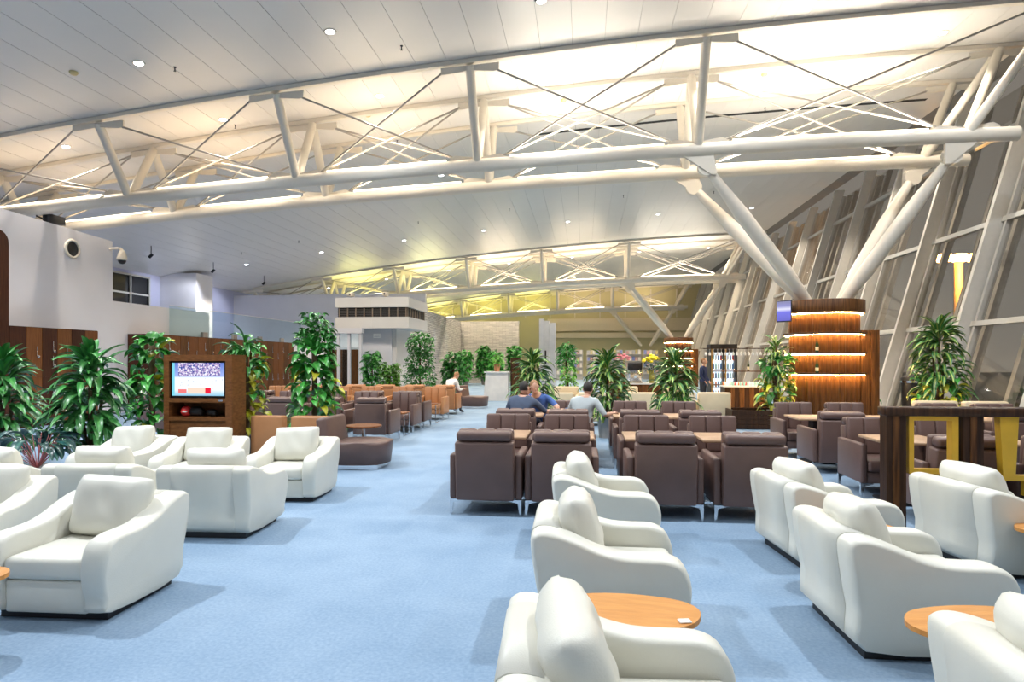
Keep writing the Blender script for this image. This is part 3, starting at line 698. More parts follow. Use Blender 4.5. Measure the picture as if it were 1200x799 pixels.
# ------------------------------------------------------------------ television cabinet
def screen_mat(name, sport):
    m = bpy.data.materials.new(name); m.use_nodes = True; nt = m.node_tree; nt.nodes.remove(nt.nodes['Principled BSDF'])
    tc = nt.nodes.new('ShaderNodeTexCoord'); sp_ = nt.nodes.new('ShaderNodeSeparateXYZ'); nt.links.new(tc.outputs['Generated'], sp_.inputs[0])
    vo = nt.nodes.new('ShaderNodeTexVoronoi'); vo.inputs['Scale'].default_value = 26
    mp = nt.nodes.new('ShaderNodeMapping'); mp.inputs['Scale'].default_value = (1.6, 1, 1); nt.links.new(tc.outputs['Generated'], mp.inputs[0]); nt.links.new(mp.outputs[0], vo.inputs['Vector'])
    def ramp(src, els, mode='LINEAR'):
        r = nt.nodes.new('ShaderNodeValToRGB'); r.color_ramp.interpolation = mode
        while len(r.color_ramp.elements) < len(els): r.color_ramp.elements.new(.5)
        for e, (p_, c_) in zip(r.color_ramp.elements, els): e.position = p_; e.color = (*c_, 1)
        nt.links.new(src, r.inputs[0]); return r.outputs[0]
    def mix(f, a_, b_, t='MIX'):
        q = nt.nodes.new('ShaderNodeMix'); q.data_type = 'RGBA'; q.blend_type = t
        for sock, val in ((0, f), (6, a_), (7, b_)):
            if hasattr(val, 'node'): nt.links.new(val, q.inputs[sock])
            else: q.inputs[sock].default_value = val if sock == 0 else (*val, 1)
        return q.outputs[2]
    def rng(src, a_, b_):
        g = nt.nodes.new('ShaderNodeMath'); g.operation = 'GREATER_THAN'; g.inputs[1].default_value = a_; nt.links.new(src, g.inputs[0])
        l_ = nt.nodes.new('ShaderNodeMath'); l_.operation = 'LESS_THAN'; l_.inputs[1].default_value = b_; nt.links.new(src, l_.inputs[0])
        q = nt.nodes.new('ShaderNodeMath'); q.operation = 'MULTIPLY'; nt.links.new(g.outputs[0], q.inputs[0]); nt.links.new(l_.outputs[0], q.inputs[1]); return q.outputs[0]
    def mul(a_, b_):
        q = nt.nodes.new('ShaderNodeMath'); q.operation = 'MULTIPLY'; nt.links.new(a_, q.inputs[0]); nt.links.new(b_, q.inputs[1]); return q.outputs[0]
    if sport:
        base = ramp(sp_.outputs[2], [(0, (.25, .55, .75)), (.10, (.55, .75, .85)), (.18, (.85, .9, .95)), (.55, (.85, .9, .95)), (.60, (.35, .45, .85)), (1, (.12, .2, .6))])
        crowd = ramp(vo.outputs['Color'], [(.2, (.05, .08, .35)), (.5, (.5, .35, .6)), (.8, (.85, .85, .95))])
        c = mix(mul(rng(sp_.outputs[2], .60, 1.0), rng(sp_.outputs[0], .12, .93)), base, crowd)
        sm = nt.nodes.new('ShaderNodeTexVoronoi'); sm.inputs['Scale'].default_value = 14; nt.links.new(mp.outputs[0], sm.inputs['Vector'])
        spot = rng(sm.outputs['Distance'], -1, .13)
        c = mix(mul(spot, rng(sp_.outputs[2], .22, .58)), c, (.08, .12, .4))
        c = mix(mul(rng(sp_.outputs[2], .07, .25), rng(sp_.outputs[0], .30, .66)), c, (.95, .68, .55))
        c = mix(mul(rng(sp_.outputs[2], .07, .25), rng(sp_.outputs[0], .64, .75)), c, (.8, .02, .05))
        c = mix(mul(rng(sp_.outputs[2], .08, .20), rng(sp_.outputs[0], .12, .28)), c, (.85, .2, .2))
        c = mix(mul(rng(sp_.outputs[0], -.1, .05), rng(sp_.outputs[2], -.1, 1.1)), c, (.2, .65, .8))
    else:
        c = ramp(sp_.outputs[2], [(0, (.15, .15, .55)), (.45, (.2, .2, .75)), (.6, (.75, .75, .9)), (.75, (.3, .3, .6)), (1, (.25, .25, .4))])
    e = nt.nodes.new('ShaderNodeEmission'); e.inputs[1].default_value = 1.0; nt.links.new(c, e.inputs[0]); nt.links.new(e.outputs[0], nt.nodes['Material Output'].inputs[0]); return m
tv = empty('television_cabinet', (-6.175, 9.5, 0)); tag(tv, 'walnut cabinet with open shelf holding the television', 'cabinet')
hw, dp = .585, .42
for x0, x1 in ((-hw, -hw+.09), (hw-.11, hw)): MB().box(x0, x1, 0, dp, 0, 1.80).build('side_panel', M_cab, tv)
for z0, z1 in ((1.70, 1.80), (1.035, 1.10), (.74, .80), (0, .10)): MB().box(-hw+.09, hw-.11, 0, dp, z0, z1).build('shelf', M_cab, tv)
MB().box(-hw+.09, hw-.11, dp-.03, dp, .10, 1.70).build('back_panel', M_cab, tv)
MB().box(-hw+.095, hw-.115, .02, .04, .105, .735).build('door', M_cab, tv)
MB().box(.36, .43, -.006, 0, 1.055, 1.08).build('name_plate', M_chrome, tv)
t2 = empty('television', (-6.185, 9.53, 1.105)); tag(t2, 'television showing a stadium sports match in the walnut cabinet', 'television')
MB().rbox(-.475, .475, 0, .06, 0, .59, .008, 1).build('bezel', M_black, t2)
MB().box(-.445, .445, -.006, -.001, .035, .565).build('screen', screen_mat('tv_picture', True), t2)
o = empty('toy_helmet', (-6.45, 9.62, .80)); tag(o, 'small red and white helmet on the cabinet shelf', 'helmet')
MB().blob((0, 0, .085), (.085, .08, .085)).build('shell', M_red, o); MB().blob((.01, -.05, .08), (.05, .04, .018)).build('stripe', M_steel, o)
for x, r_, lb in ((-6.30, .10, 'black headset bag behind the red helmet'), (-6.03, .075, 'small dark gadget lying on the cabinet shelf')):
    o = MB().blob((0, 0, r_*.8), (r_*1.3, r_*.9, r_*.8)).blob((r_*.7, 0, r_*.5), (r_*.6, r_*.7, r_*.5)).build('dark_bag', M_black, None, (x, 9.66, .80)); tag(o, lb, 'bag')

# ------------------------------------------------------------------ plants
def strap_mesh(name, e0, e1, wd, m, n=6, heart=False):
    v = []; f = []; x = z = 0.0
    for i in range(n + 1):
        t = i / n; a_ = R(e0 + (e1 - e0) * t)
        if i: x += math.cos(a_)/n; z += math.sin(a_)/n
        ww = wd * ((math.sin(math.pi * min(1, (t*.92+.06))) ** .8) if not heart else math.sin(math.pi * (t*.96+.04)**.62)) + .002
        nx, nz = -math.sin(a_), math.cos(a_)
        v += [(x + nx*ww*.25, -ww/2, z + nz*ww*.25), (x, 0, z), (x + nx*ww*.25, ww/2, z + nz*ww*.25)]
    for i in range(n):
        a_ = i*3; f += [(a_, a_+1, a_+4, a_+3), (a_+1, a_+2, a_+5, a_+4)]
    me = MB().add(v, f, True).mesh(name); me.materials.append(m); return me
def leafset(m, wd, heart=False, n=6): return [strap_mesh('leaf', e0, e1, wd, m, n, heart) for e0, e1 in ((78, 20), (62, -25), (45, -55), (25, -70), (5, -78), (-20, -85))]
LS = {'drac': leafset(L_drac, .215), 'var': leafset(L_var, .20), 'poth': leafset(L_poth, .68, True, 5), 'gold': leafset(L_uplit, .62, True, 5), 'teal': leafset(L_teal, .34), 'lite': leafset(L_lite, .6, True, 5)}
def leafm(me, pos, az, L, tilt=0): return Matrix.Translation(pos) @ Euler((tilt, 0, az)).to_matrix().to_4x4() @ Matrix.Scale(L, 4)
def potted(name, x, y, label, cat='plant', pot_h=.45, pot_r=.22, group=None):
    o = empty(name, (x, y, 0)); tag(o, label, cat, group)
    MB().lathe([(pot_r*.8, 0), (pot_r, pot_h-.03), (pot_r*1.04, pot_h-.03), (pot_r*1.04, pot_h), (pot_r*.93, pot_h), (pot_r*.92, pot_h-.05)], 24).build('pot', M_pot, o)
    return o
def dracaena(x, y, z0, z1, rad, n, label, kind='drac', L=.55, seed=1, into=None):
    rnd = random.Random(seed); o = into or potted('potted_dracaena', x, y, label)
    zt_ = z1 - L*.55
    for hx, hy, hz in ((0, 0, zt_), (rad*.2, .05, z0+(zt_-z0)*.55), (-rad*.2, -.05, z0+(zt_-z0)*.7)): MB().path([(hx*.3, hy*.3, .35), (hx, hy, hz)], [.035, .022], 8).build('cane', M_cane, o)
    for i in range(n):
        t = (i + rnd.random()) / n; a_ = rnd.uniform(0, 6.283); t = t ** .85
        r_ = rad * rnd.uniform(.05, .42) * (1 - .8*max(0, t-.5)/.5)
        k_ = rnd.choice((0, 0, 1)) if t > .95 else rnd.choice((0, 1, 1, 2)) if t > .82 else rnd.choice((1, 2, 2, 3)) if t > .5 else rnd.choice((1, 2, 3, 3, 4))
        place('leaf', LS[kind][k_], o, (r_*math.cos(a_), r_*math.sin(a_), max(.42, z0 + (zt_-z0)*t)), (rnd.uniform(-.25, .25), rnd.uniform(-.15, .15), a_ + rnd.uniform(-.5, .5)), L*rnd.uniform(.7, 1.12))
    return o
def pothos(x, y, z0, z1, rad, n, label, uplit=.2, L=.20, seed=1, kind='poth', taper=.5, into=None):
    rnd = random.Random(seed); o = into or potted('potted_pothos', x, y, label)
    MB().tube((0, 0, .3), (0, 0, z1-.05), .05, n=10).build('moss_pole', M_cane, o)
    for i in range(n):
        t = rnd.random() ** .9; z = z0 + (z1-z0)*t; r_ = rad*(1 - taper*t)*rnd.uniform(.35, .8); a_ = rnd.uniform(0, 6.283)
        g = rnd.random() < uplit*(1.9 - 1.8*t)  # more yellow leaves low down, painting in the uplight from below
        place('leaf', LS['gold' if g else kind][rnd.choice((1, 2, 3, 4, 5) if t < .9 else (0, 1, 2))], o, (r_*math.cos(a_), r_*math.sin(a_), z), (rnd.uniform(-.3, .3), rnd.uniform(-.2, .3), a_ + rnd.uniform(-.6, .6)), L*rnd.uniform(.7, 1.3))
    return o
def foliage(o, spots, kind, n, L, seed, name='foliage'):
    rnd = random.Random(seed); mb = MB()
    for cx, cy, cz, r_ in spots:
        for i in range(n):
            d = Vector((rnd.gauss(0, 1), rnd.gauss(0, 1), rnd.gauss(0, 1))).normalized() * r_ * rnd.uniform(.5, 1)
            me = LS[kind][rnd.choice((1, 2, 3, 4))]; Mx = leafm(me, (cx+d.x, cy+d.y, cz+d.z), math.atan2(d.y, d.x)+rnd.uniform(-.7, .7), L*rnd.uniform(.6, 1.2), rnd.uniform(-.4, .4))
            mb.add([Mx @ v.co for v in me.vertices], [tuple(p.vertices) for p in me.polygons], True)
    f = mb.build(name, {'poth': L_poth, 'gold': L_uplit, 'drac': L_drac, 'lite': L_lite, 'teal': L_teal, 'var': L_var}[kind], o); f['kind'] = 'stuff'; return f
dracaena(-7.42, 8.75, .35, 2.0, .75, 250, 'big arching dracaena in front of the dark lockers', 'drac', .52, 11)
dracaena(-9.35, 9.2, .35, 1.98, .75, 200, 'arching dracaena cut off by the left edge', 'drac', .52, 12)
pothos(-7.22, 9.85, .5, 2.05, .46, 170, 'leafy pothos column just left of the television cabinet', .08, .23, 13)
tp = pothos(-5.85, 10.36, .45, 1.95, .44, 170, 'yellow-green trailing plant right of the television cabinet', .75, .20, 14, taper=.25)
dracaena(0, 0, 1.55, 2.3, .40, 40, '', 'drac', .40, 15, into=tp)
e_ = pothos(-4.88, 11.0, .55, 1.95, .54, 190, 'tall leafy plant column between white armchair and brown chaise', .10, .25, 17, taper=.45)
foliage(e_, [(.02, 0, 2.35, .26), (-.17, .05, 2.12, .19), (.18, -.03, 2.10, .2)], 'poth', 100, .14, 18)
# dark calathea
o = potted('potted_calathea', -7.35, 7.75, 'dark blue-green calathea with pink stems between armchairs', 'plant', .28, .2)
rnd = random.Random(5)
for i in range(34):
    a_ = rnd.uniform(0, 6.283); l_ = rnd.uniform(.3, .55); top = Vector((math.cos(a_)*l_*.55, math.sin(a_)*l_*.55, rnd.uniform(.45, .72)))
    MB().tube((0, 0, .25), top, .006, .004, 5).build('stem', mat('pink_stem', (.45, .14, .14), .5, var=.1), o)
    place('leaf', LS['teal'][rnd.choice((2, 3, 4))], o, top, (0, 0, a_), rnd.uniform(.26, .40))
for i, (x, lb) in enumerate(((-1.15, 'striped dracaena behind the seated couple'), (.50, 'striped dracaena behind the man in pale grey'), (1.98, 'striped dracaena with drooping leaves in front of the beige sofas'))):
    dracaena(x, 14.2, .38, 1.98, .72, 250, lb, 'var', .46, 21+i)
bp_ = pothos(4.86, 16.8, .35, 1.75, .50, 150, 'striped leafy plant rising from the walnut planter beside the column', .45, .24, 31, taper=.2)
dracaena(0, 0, 1.0, 2.38, .50, 90, '', 'var', .42, 32, into=bp_)
wp_ = dracaena(8.02, 15.4, 1.0, 2.70, .80, 230, 'tall dracaena with golden foliage at its foot against the windows', 'var', .50, 33)
pothos(0, 0, .45, 1.35, .55, 110, '', .7, .22, 34, taper=0, into=wp_)
pothos(7.75, 18.9, .5, 2.05, .55, 120, 'bright green plant between the bar column and windows', .1, .26, 35)
pl = empty('walnut_planter', (4.45, 16.75, 0)); tag(pl, 'long walnut planter box beside the bar column', 'planter')
for i in range(4): MB().box(-.8, .8, -.5, -.46, .02+i*.115, .125+i*.115).build('plank', M_walnut_d, pl)
for x in (-.8, .76): MB().box(x, x+.04, -.46, .4, .02, .48).build('end_panel', M_walnut_d, pl)
MB().box(-.76, .76, -.46, .36, 0, .06).build('floor_board', M_walnut_d, pl); MB().box(-.76, .76, .36, .4, .02, .48).build('back_panel', M_walnut_d, pl)
# far plants
def farplant(name, x, y, z0, z1, rad, kind, label, n=70, L=.2, seed=3):
    o = potted(name, x, y, label); m = MB().tube((0, 0, .3), (0, 0, z1-.2), .04, n=8).build('trunk', M_cane, o)
    k_ = max(2, int((z1-z0)/(rad*.9)))
    foliage(o, [(0, 0, z0 + (z1-z0)*(i+.5)/k_, rad*(1-.25*i/k_)) for i in range(k_)], kind, n, L, seed); return o
farplant('potted_ficus', -8.5, 24.6, .5, 2.0, .42, 'poth', 'small green plant in front of the grey kiosk wall', 150, .2, 41)
farplant('potted_ficus', -6.25, 23.6, .6, 2.65, .62, 'poth', 'large dark round-crowned ficus at the kiosk corner', 330, .16, 42)
farplant('potted_ficus', -7.0, 22.2, .5, 1.55, .36, 'lite', 'lighter green shrub left of the round ficus', 130, .2, 43)
farplant('potted_ficus', -5.0, 23.8, .5, 1.95, .42, 'poth', 'leafy green plant right of the round ficus', 150, .22, 44)
for i, x in enumerate((-8.3, -7.2, -6.1, -5.0)):
    farplant('potted_palm', x, 43.5 + 1.5*(i % 2), .5, 2.3 + .3*(i % 2), .55, 'poth', 'dark palm along the stone wall, %s from the left' % ORD[i], 120, .32, 50+i)
farplant('topiary_tree', -.62, 22.0, 1.5, 2.2, .34, 'poth', 'two-tier topiary tree behind the seated man', 150, .15, 61)
farplant('topiary_shrub', -.55, 20.9, .7, 1.4, .34, 'lite', 'bright green shrub below the topiary tree', 80, .16, 62)

# ------------------------------------------------------------------ kiosk and glass doors
kk = empty('service_kiosk', (-9.67, 28.0, 0)); tag(kk, 'grey square kiosk with louvred band under the roof', 'kiosk')
for z0, z1 in ((0, 1.2), (1.205, 2.4), (2.405, 3.45)):
    MB().box(-.85, .75, .55, 3.0, z0, z1).build('cladding_panel', M_grey, kk)
MB().box(.752, .95, .65, 3.0, 0, 3.45).build('corner_pier', M_band, kk)
for z0, z1 in ((3.2, 3.72), (4.16, 4.62)):
    for x0, x1 in ((-1.75, -.02), (-.015, 1.73)): MB().box(x0, x1, -.02, 3.4, z0, z1).build('fascia_panel', M_band, kk)
MB().box(-1.65, 1.62, .08, 3.3, 3.725, 4.155).build('louvre_core', M_dark, kk)
for i in range(9): MB().box(-1.6+i*.395, -1.55+i*.395, .03, .078, 3.725, 4.155).build('louvre_post', mat('bronze_post', (.20,.15,.11), .5, var=.1), kk)
for i in range(8): MB().box(1.622, 1.66, .1+i*.42, .16+i*.42, 3.725, 4.155).build('louvre_post', MATS['bronze_post'], kk)
for j in range(5): MB().box(-1.66, 1.64, .05, .079, 3.76+j*.08, 3.775+j*.08).build('louvre_slat', mat('dark_slat', (.09,.08,.075), .5, var=.1), kk)
MB().box(-.12, .22, .535, .549, 2.78, 2.98).build('notice', mat('white_card', (.85,.85,.83), .5), kk)
MB().box(-.08, .18, .53, .534, 2.90, 2.93).build('notice_line', M_grey, kk); MB().box(-.08, .18, .53, .534, 2.83, 2.86).build('notice_line', M_grey, kk)
for i, x in enumerate((-1.1, .55)):
    o = empty('spot_camera', (-9.67+x, 28.3, 4.62)); tag(o, 'small white camera on the kiosk roof, %s of two' % ('left' if i == 0 else 'right'), 'camera', 'cameras on the kiosk')
    MB().rbox(-.14, .14, -.2, .1, .08, .24, .03, 2).build('housing', M_steel, o); MB().lathe([(.05, 0), (.05, .08)], 10).build('foot', M_steel, o); MB().lathe([(.05, 0), (.05, .02)], 10).build('lens', M_black, o, (0, -.2, .16), (R(90), 0, 0))
gd = empty('glass_door_screen', (-11.15, 27.6, 0)); tag(gd, 'grey framed glass door screen beside the kiosk', 'door')
for x in (-.6, 0, .5, 1.03): MB().box(x, x+.11, -.08, .08, 0, 2.95).build('frame_post', M_grey, gd)
MB().box(-.75, 1.2, -.14, .14, 2.95, 3.19).build('header', M_grey, gd)
for x0, x1 in ((-.48, -.01), (.12, .49), (.62, 1.02)): MB().box(x0, x1, -.01, .01, .05, 2.94).build('pane', M_bal, gd)
o = empty('wood_screen', (-12.3, 31.5, 0)); tag(o, 'wooden back wall seen through the glass doors', 'panel')
for i in range(6): MB().box(-1.0+i*.42, -.6+i*.42, 0, .06, 0, 2.3).build('plank', M_lock_l if i % 2 else M_walnut_d, o)

# ------------------------------------------------------------------ stone wall, marble counter, pillar
def stonemat():
    m = bpy.data.materials.new('rough_grey_stone'); m.use_nodes = True; nt = m.node_tree; b = nt.nodes['Principled BSDF']; b.inputs['Roughness'].default_value = .85
    tc = nt.nodes.new('ShaderNodeTexCoord'); br = nt.nodes.new('ShaderNodeTexBrick'); mp = nt.nodes.new('ShaderNodeMapping'); mp.inputs['Rotation'].default_value = (R(90), 0, R(0))
    cb = nt.nodes.new('ShaderNodeCombineXYZ'); sx = nt.nodes.new('ShaderNodeSeparateXYZ'); nt.links.new(tc.outputs['Object'], sx.inputs[0])
    ad = nt.nodes.new('ShaderNodeMath'); nt.links.new(sx.outputs[0], ad.inputs[0]); nt.links.new(sx.outputs[1], ad.inputs[1]); nt.links.new(ad.outputs[0], cb.inputs[0]); nt.links.new(sx.outputs[2], cb.inputs[1]); nt.links.new(cb.outputs[0], br.inputs['Vector'])
    br.inputs['Scale'].default_value = 1; br.inputs['Brick Width'].default_value = .5; br.inputs['Row Height'].default_value = .10; br.inputs['Mortar Size'].default_value = .008
    br.inputs['Color1'].default_value = (.42, .40, .38, 1); br.inputs['Color2'].default_value = (.60, .57, .53, 1); br.inputs['Mortar'].default_value = (.2, .19, .18, 1)
    nt.links.new(br.outputs['Color'], b.inputs['Base Color']); bp = nt.nodes.new('ShaderNodeBump'); bp.inputs['Distance'].default_value = .05; nt.links.new(br.outputs['Fac'], bp.inputs['Height']); bp.invert = True; nt.links.new(bp.outputs[0], b.inputs['Normal'])
    return m
M_stone = stonemat()
struct(MB().box(-9.9, -9.5, 33, 48, 0, 4.75).build('wall_stone', M_stone), 'rough grey stone wall running back beside the kiosk')
struct(MB().box(-9.9, -5.0, 48, 48.4, 0, 4.75).build('wall_stone_end', M_stone), 'rough grey stone wall across the far lounge')
for i, y in enumerate((36, 39.5, 43)):
    o = empty('wall_spot', (-9.2, y, 4.7)); tag(o, 'small spotlight washing the stone wall, %s from the kiosk' % ORD[i], 'light', 'stone wall spotlights')
    MB().lathe([(.05, 0), (.06, .12)], 12).build('housing', M_steel, o)
    l = bpy.data.lights.new('wall_spot_lamp', 'SPOT'); l.energy = 160; l.color = (.9, .93, 1); l.spot_size = R(60); l.spot_blend = .6; l.shadow_soft_size = .05
    lo = bpy.data.objects.new('wall_spot_lamp', l); COL.objects.link(lo); lo.parent = o; lo.location = (0, 0, -.03); lo.rotation_euler = (0, R(-10), 0)
o = empty('marble_counter', (-3.75, 27.0, 0)); tag(o, 'white marble reception counter at the end of the aisle', 'counter')
MB().prism([(-.55, 0), (.50, 0), (.50, 1.2), (-.45, 1.2)], 'y', -.3, .5).build('body', M_marble, o); MB().box(-.52, .55, -.34, .54, 1.2, 1.25).build('top', M_marble, o)
o = empty('counter_plant', (-3.75, 27.0, 1.25)); tag(o, 'bright green potted plant on the marble counter', 'plant')
MB().lathe([(.10, 0), (.15, .34), (.13, .34)], 14).build('pot', mat('terracotta', (.45,.2,.1), .7, var=.1), o); foliage(o, [(0, 0, .48, .24)], 'lite', 60, .18, 71)
o = MB().box(-3.15, -2.75, 26.9, 27.3, 0, 1.85).build('walnut_screen', M_walnut_d); tag(o, 'dark walnut screen right of the marble counter', 'panel')
o = empty('marble_pillar', (-1.4, 24.0, 0)); tag(o, 'white marble pillar with jagged top behind the plants', 'pillar')
for i, (x0, x1, h) in enumerate(((-.30, -.12, 3.3), (-.12, .08, 3.22), (.08, .32, 3.14))): MB().box(x0, x1-.006, -.2-.02*(i % 2), .2, 0, h).build('slab', M_marble, o)
MB().box(-.09, -.03, -.26, -.225, 1.6, 2.1).build('slot', M_black, o)
# beige seating
def beige():
    o = empty('beige_armchair')
    MB().rbox(-.42, .42, .22, .42, .12, .88, .05, 3).build('backrest', M_cream, o)
    for s_ in (-1, 1): MB().rbox(min(s_*.31, s_*.43), max(s_*.31, s_*.43), -.40, .22, .12, .62, .04, 2).build('arm', M_cream, o)
    MB().rbox(-.305, .305, -.42, .215, .28, .45, .04, 3).build('seat', M_cream, o); MB().rbox(-.305, .305, -.38, .215, .12, .275, .02, 1).build('front_rail', M_cream, o)
    for x in (-.35, .35):
        for y in (-.33, .35): MB().tube((x, y, 0), (x, y, .13), .02, n=8).build('leg', M_black, o)
    return o
bg = beige()
for i, (x, y, r_) in enumerate(((-.7, 16.8, 180), (.25, 17.0, 180), (1.45, 17.2, 180), (2.45, 17.2, 180), (3.38, 17.4, 180), (-.6, 20.2, 0), (1.3, 20.5, 0), (3.0, 20.8, 0), (7.2, 14.3, 180), (8.1, 14.2, 180))):
    o = bg if i == 0 else dup(bg, (0,0,0), 0); o.location = (x, y, 0); o.rotation_euler = (0, 0, R(r_))
    tag(o, 'beige leather armchair %s, %s from the left' % (('behind the dracaena row', ORD[i]) if i < 5 else (('facing the viewer in the row before the bar', ORD[i-5]) if i < 8 else ('by the window behind the divider', ORD[i-8]))), 'armchair', 'beige leather armchairs')
for i, x in enumerate((-2.4, .95)):
    o = empty('wood_panel_screen', (x + (0 if i else .0), 19.0, 0))
    if i == 0: o.location = (-2.55, 24.5, 0)
    tag(o, 'plain walnut screen panel %s' % ('behind the seated couple' if i == 0 else 'between two striped dracaenas'), 'panel', 'walnut screen panels')
    for j in range(3): MB().box(-.25+j*.17, -.085+j*.17, -.03, .03, 0, 1.35).build('plank', M_walnut, o)
# bar counter with glasses
bc = empty('bar_counter', (4.75, 19.6, 0)); tag(bc, 'walnut plank bar counter with drinks beside the column', 'counter')
for i in range(9): MB().box(-.62+i*.14, -.485+i*.14, -.3-.008*(i % 2), -.26, 0, .93).build('plank', M_walnut if i % 2 else M_walnut_d, bc)
MB().box(-.62, .64, -.26, .35, 0, .93).build('body', M_walnut_d, bc); MB().box(-.66, .68, -.34, .4, .93, .97).build('counter_top', M_marble, bc)
rnd = random.Random(9)
gm = [mat('teal_glass', (.35,.62,.60), .15, var=.1), mat('clear_cup', (.85,.87,.87), .15, var=.05), mat('orange_label', (.85,.25,.05), .4, var=.1), M_red]
cupm = {}
for m_ in gm:
    me = MB().lathe([(.03, 0), (.042, .11), (.038, .11), (.027, .012)], 10).mesh('cup'); me.materials.append(m_); cupm[m_.name] = me
k = 0
for i in range(12):
    for j in range(2):
        m_ = rnd.choice(gm[:2]) if j == 0 else rnd.choice(gm)
        o = place('cup', cupm[m_.name], None, (4.17 + i*.105, 19.36 + j*.28, .97)); tag(o, 'small tumbler on the walnut bar counter, %s from the left in the %s line' % (ORD[i], 'front' if j == 0 else 'rear'), 'cup', 'tumblers on the bar counter')
rk = empty('glass_rack', (5.2, 21.6, 0)); tag(rk, 'brass frame rack hung with wine glasses behind the bar', 'rack')
M_brass = mat('brass', (.62, .40, .14), .3, metal=1, var=.05)
for x in (-1.0, -.55, .7): MB().tube((x, 0, 0), (x, 0, 2.1), .025, n=8).build('post', M_brass, rk)
MB().box(-1.3, 1.0, -.15, .15, 2.1, 2.13).build('top_shelf', M_walnut_d, rk); MB().box(-1.0, .7, -.15, .15, 1.35, 1.38).build('shelf', M_walnut, rk); MB().box(-1.0, .7, -.15, .15, .9, .93).build('shelf', M_walnut, rk)
gl = MB().lathe([(.03, 0), (.03, -.005), (.005, -.01), (.005, -.09), (.035, -.12), (.042, -.17), (.034, -.21)], 10).mesh('wine_glass'); gl.materials.append(mat('crystal', (.85, .86, .86), .1, var=.03))
for i in range(18):
    o = place('wine_glass', gl, None, (4.0 + i*.125, 21.55, 2.098)); tag(o, 'wine glass hanging upside down from the brass rack, %s from left' % ORD[i], 'glass', 'hanging wine glasses')
btm = MB().lathe([(.035, 0), (.036, .17), (.014, .23), (.013, .30), (.016, .31)], 12).mesh('glass'); btm.materials.append(mat('green_bottle_glass', (.015, .05, .02), .15, var=.1))
lbm = MB().lathe([(.037, .04), (.037, .12)], 12).mesh('label'); lbm.materials.append(mat('cream_paper', (.8,.7,.45), .6, var=.05))
for i, (dx, dy, z, lb) in enumerate(((-.45, -.80, 1.925, 'pale wine bottle on the upper lit shelf of the column'), (-.45, -.80, 1.405, 'dark wine bottle on the lower lit shelf of the column'), (-.88, 4.15, 1.38, 'dark bottle standing in the brass glass rack'))):
    o = empty('wine_bottle', (6.24+dx, 17.4+dy, z)); tag(o, lb, 'bottle', 'wine bottles'); place('body', btm, o, None, None, 1.1); place('paper_label', lbm, o, None, None, 1.1)
# wall screen on column
o = empty('wall_screen', (5.14, 17.05, 2.82)); o.scale = (.74, .8, .9); o.rotation_euler = (0, 0, R(-45)); tag(o, 'small screen mounted on the left of the bar column', 'screen')
MB().rbox(-.27, .27, -.03, .03, -.12, .50, .01, 1).build('bezel', M_black, o); MB().box(-.25, .25, -.037, -.031, -.09, .47).build('display', screen_mat('blue_picture', False), o)
MB().rbox(-.06, .06, .03, .30, .1, .3, .01, 1).build('bracket', M_black, o)
# fridge
fg = empty('drinks_fridge', (5.1, 24.0, 0)); tag(fg, 'black glass-door drinks fridge glowing white inside', 'fridge')
MB().box(-.48, .48, .3, .75, 0, 2.32).build('cabinet', M_black, fg)
for x0, x1 in ((-.48, -.40), (-.03, .03), (.40, .48)): MB().box(x0, x1, 0, .3, .0, 2.32).build('door_frame', M_black, fg)
for z0, z1 in ((0, .35), (2.02, 2.32)): MB().box(-.40, .40, 0, .3, z0, z1).build('door_frame', M_black, fg)
MB().box(-.40, .40, .285, .3, .35, 2.02).build('lit_interior', emat('fridge_light', (.75, .88, 1.0), 1.3), fg)
for x in (-.215, .215):
    for q in range(5): 
        sh = MB().box(x-.18, x+.18, .05, .284, .40+q*.33, .415+q*.33).build('shelf', M_chrome, fg)
        for b_ in range(4): MB().lathe([(.03, 0), (.03, .15), (.012, .19), (.012, .22)], 8, (x-.13+b_*.09, .15, .416+q*.33)).build('bottle', gm[(b_+q) % 4] if (b_+q) % 3 else mat('blue_can', (.08,.2,.5), .3, var=.1), sh)
# coffee bar
cb_ = empty('coffee_counter', (2.2, 22.2, 0)); tag(cb_, 'low walnut coffee counter with pale top behind the dracaenas', 'counter')
for i in range(8): MB().box(-1.0+i*.25, -.755+i*.25, -.3, -.27, 0, .9).build('plank', M_walnut, cb_)
MB().box(-1.0, 1.0, -.27, .35, 0, .9).build('body', M_walnut_d, cb_); MB().box(-1.05, 1.05, -.34, .4, .9, .95).build('counter_top', M_marble, cb_)
o = empty('coffee_machine', (1.72, 22.2, .95)); tag(o, 'silver coffee machine on the coffee counter', 'machine')
MB().rbox(-.24, .24, -.05, .3, 0, .7, .02, 1).build('body', M_chrome, o); MB().rbox(-.24, .24, -.25, -.05, .45, .7, .02, 1).build('brew_head', M_black, o); MB().box(-.24, .24, -.28, -.05, 0, .06).build('drip_tray', M_chrome, o)
o = empty('flower_vase', (2.28, 21.98, .95)); tag(o, 'vase of bright yellow flowers on the coffee counter', 'vase')
MB().lathe([(.08, 0), (.10, .2), (.07, .4), (.09, .45)], 14).build('vase', mat('olive_vase', (.30,.28,.06), .3, var=.1), o)
foliage(o, [(0, 0, .62, .2)], 'teal', 40, .2, 81, 'leaf_spray')
rnd = random.Random(4); fm = MB().blob((0, 0, 0), (.06, .06, .045), 8, 6).mesh('flower'); fm.materials.append(mat('yellow_petal', (.95, .80, .03), .6, var=.1))
for i in range(34):
    a_, rr = rnd.uniform(0, 6.28), rnd.uniform(0, .32); place('flower', fm, o, (rr*math.cos(a_), rr*.7*math.sin(a_), .92 - rr*.5 + rnd.uniform(-.04, .06)))
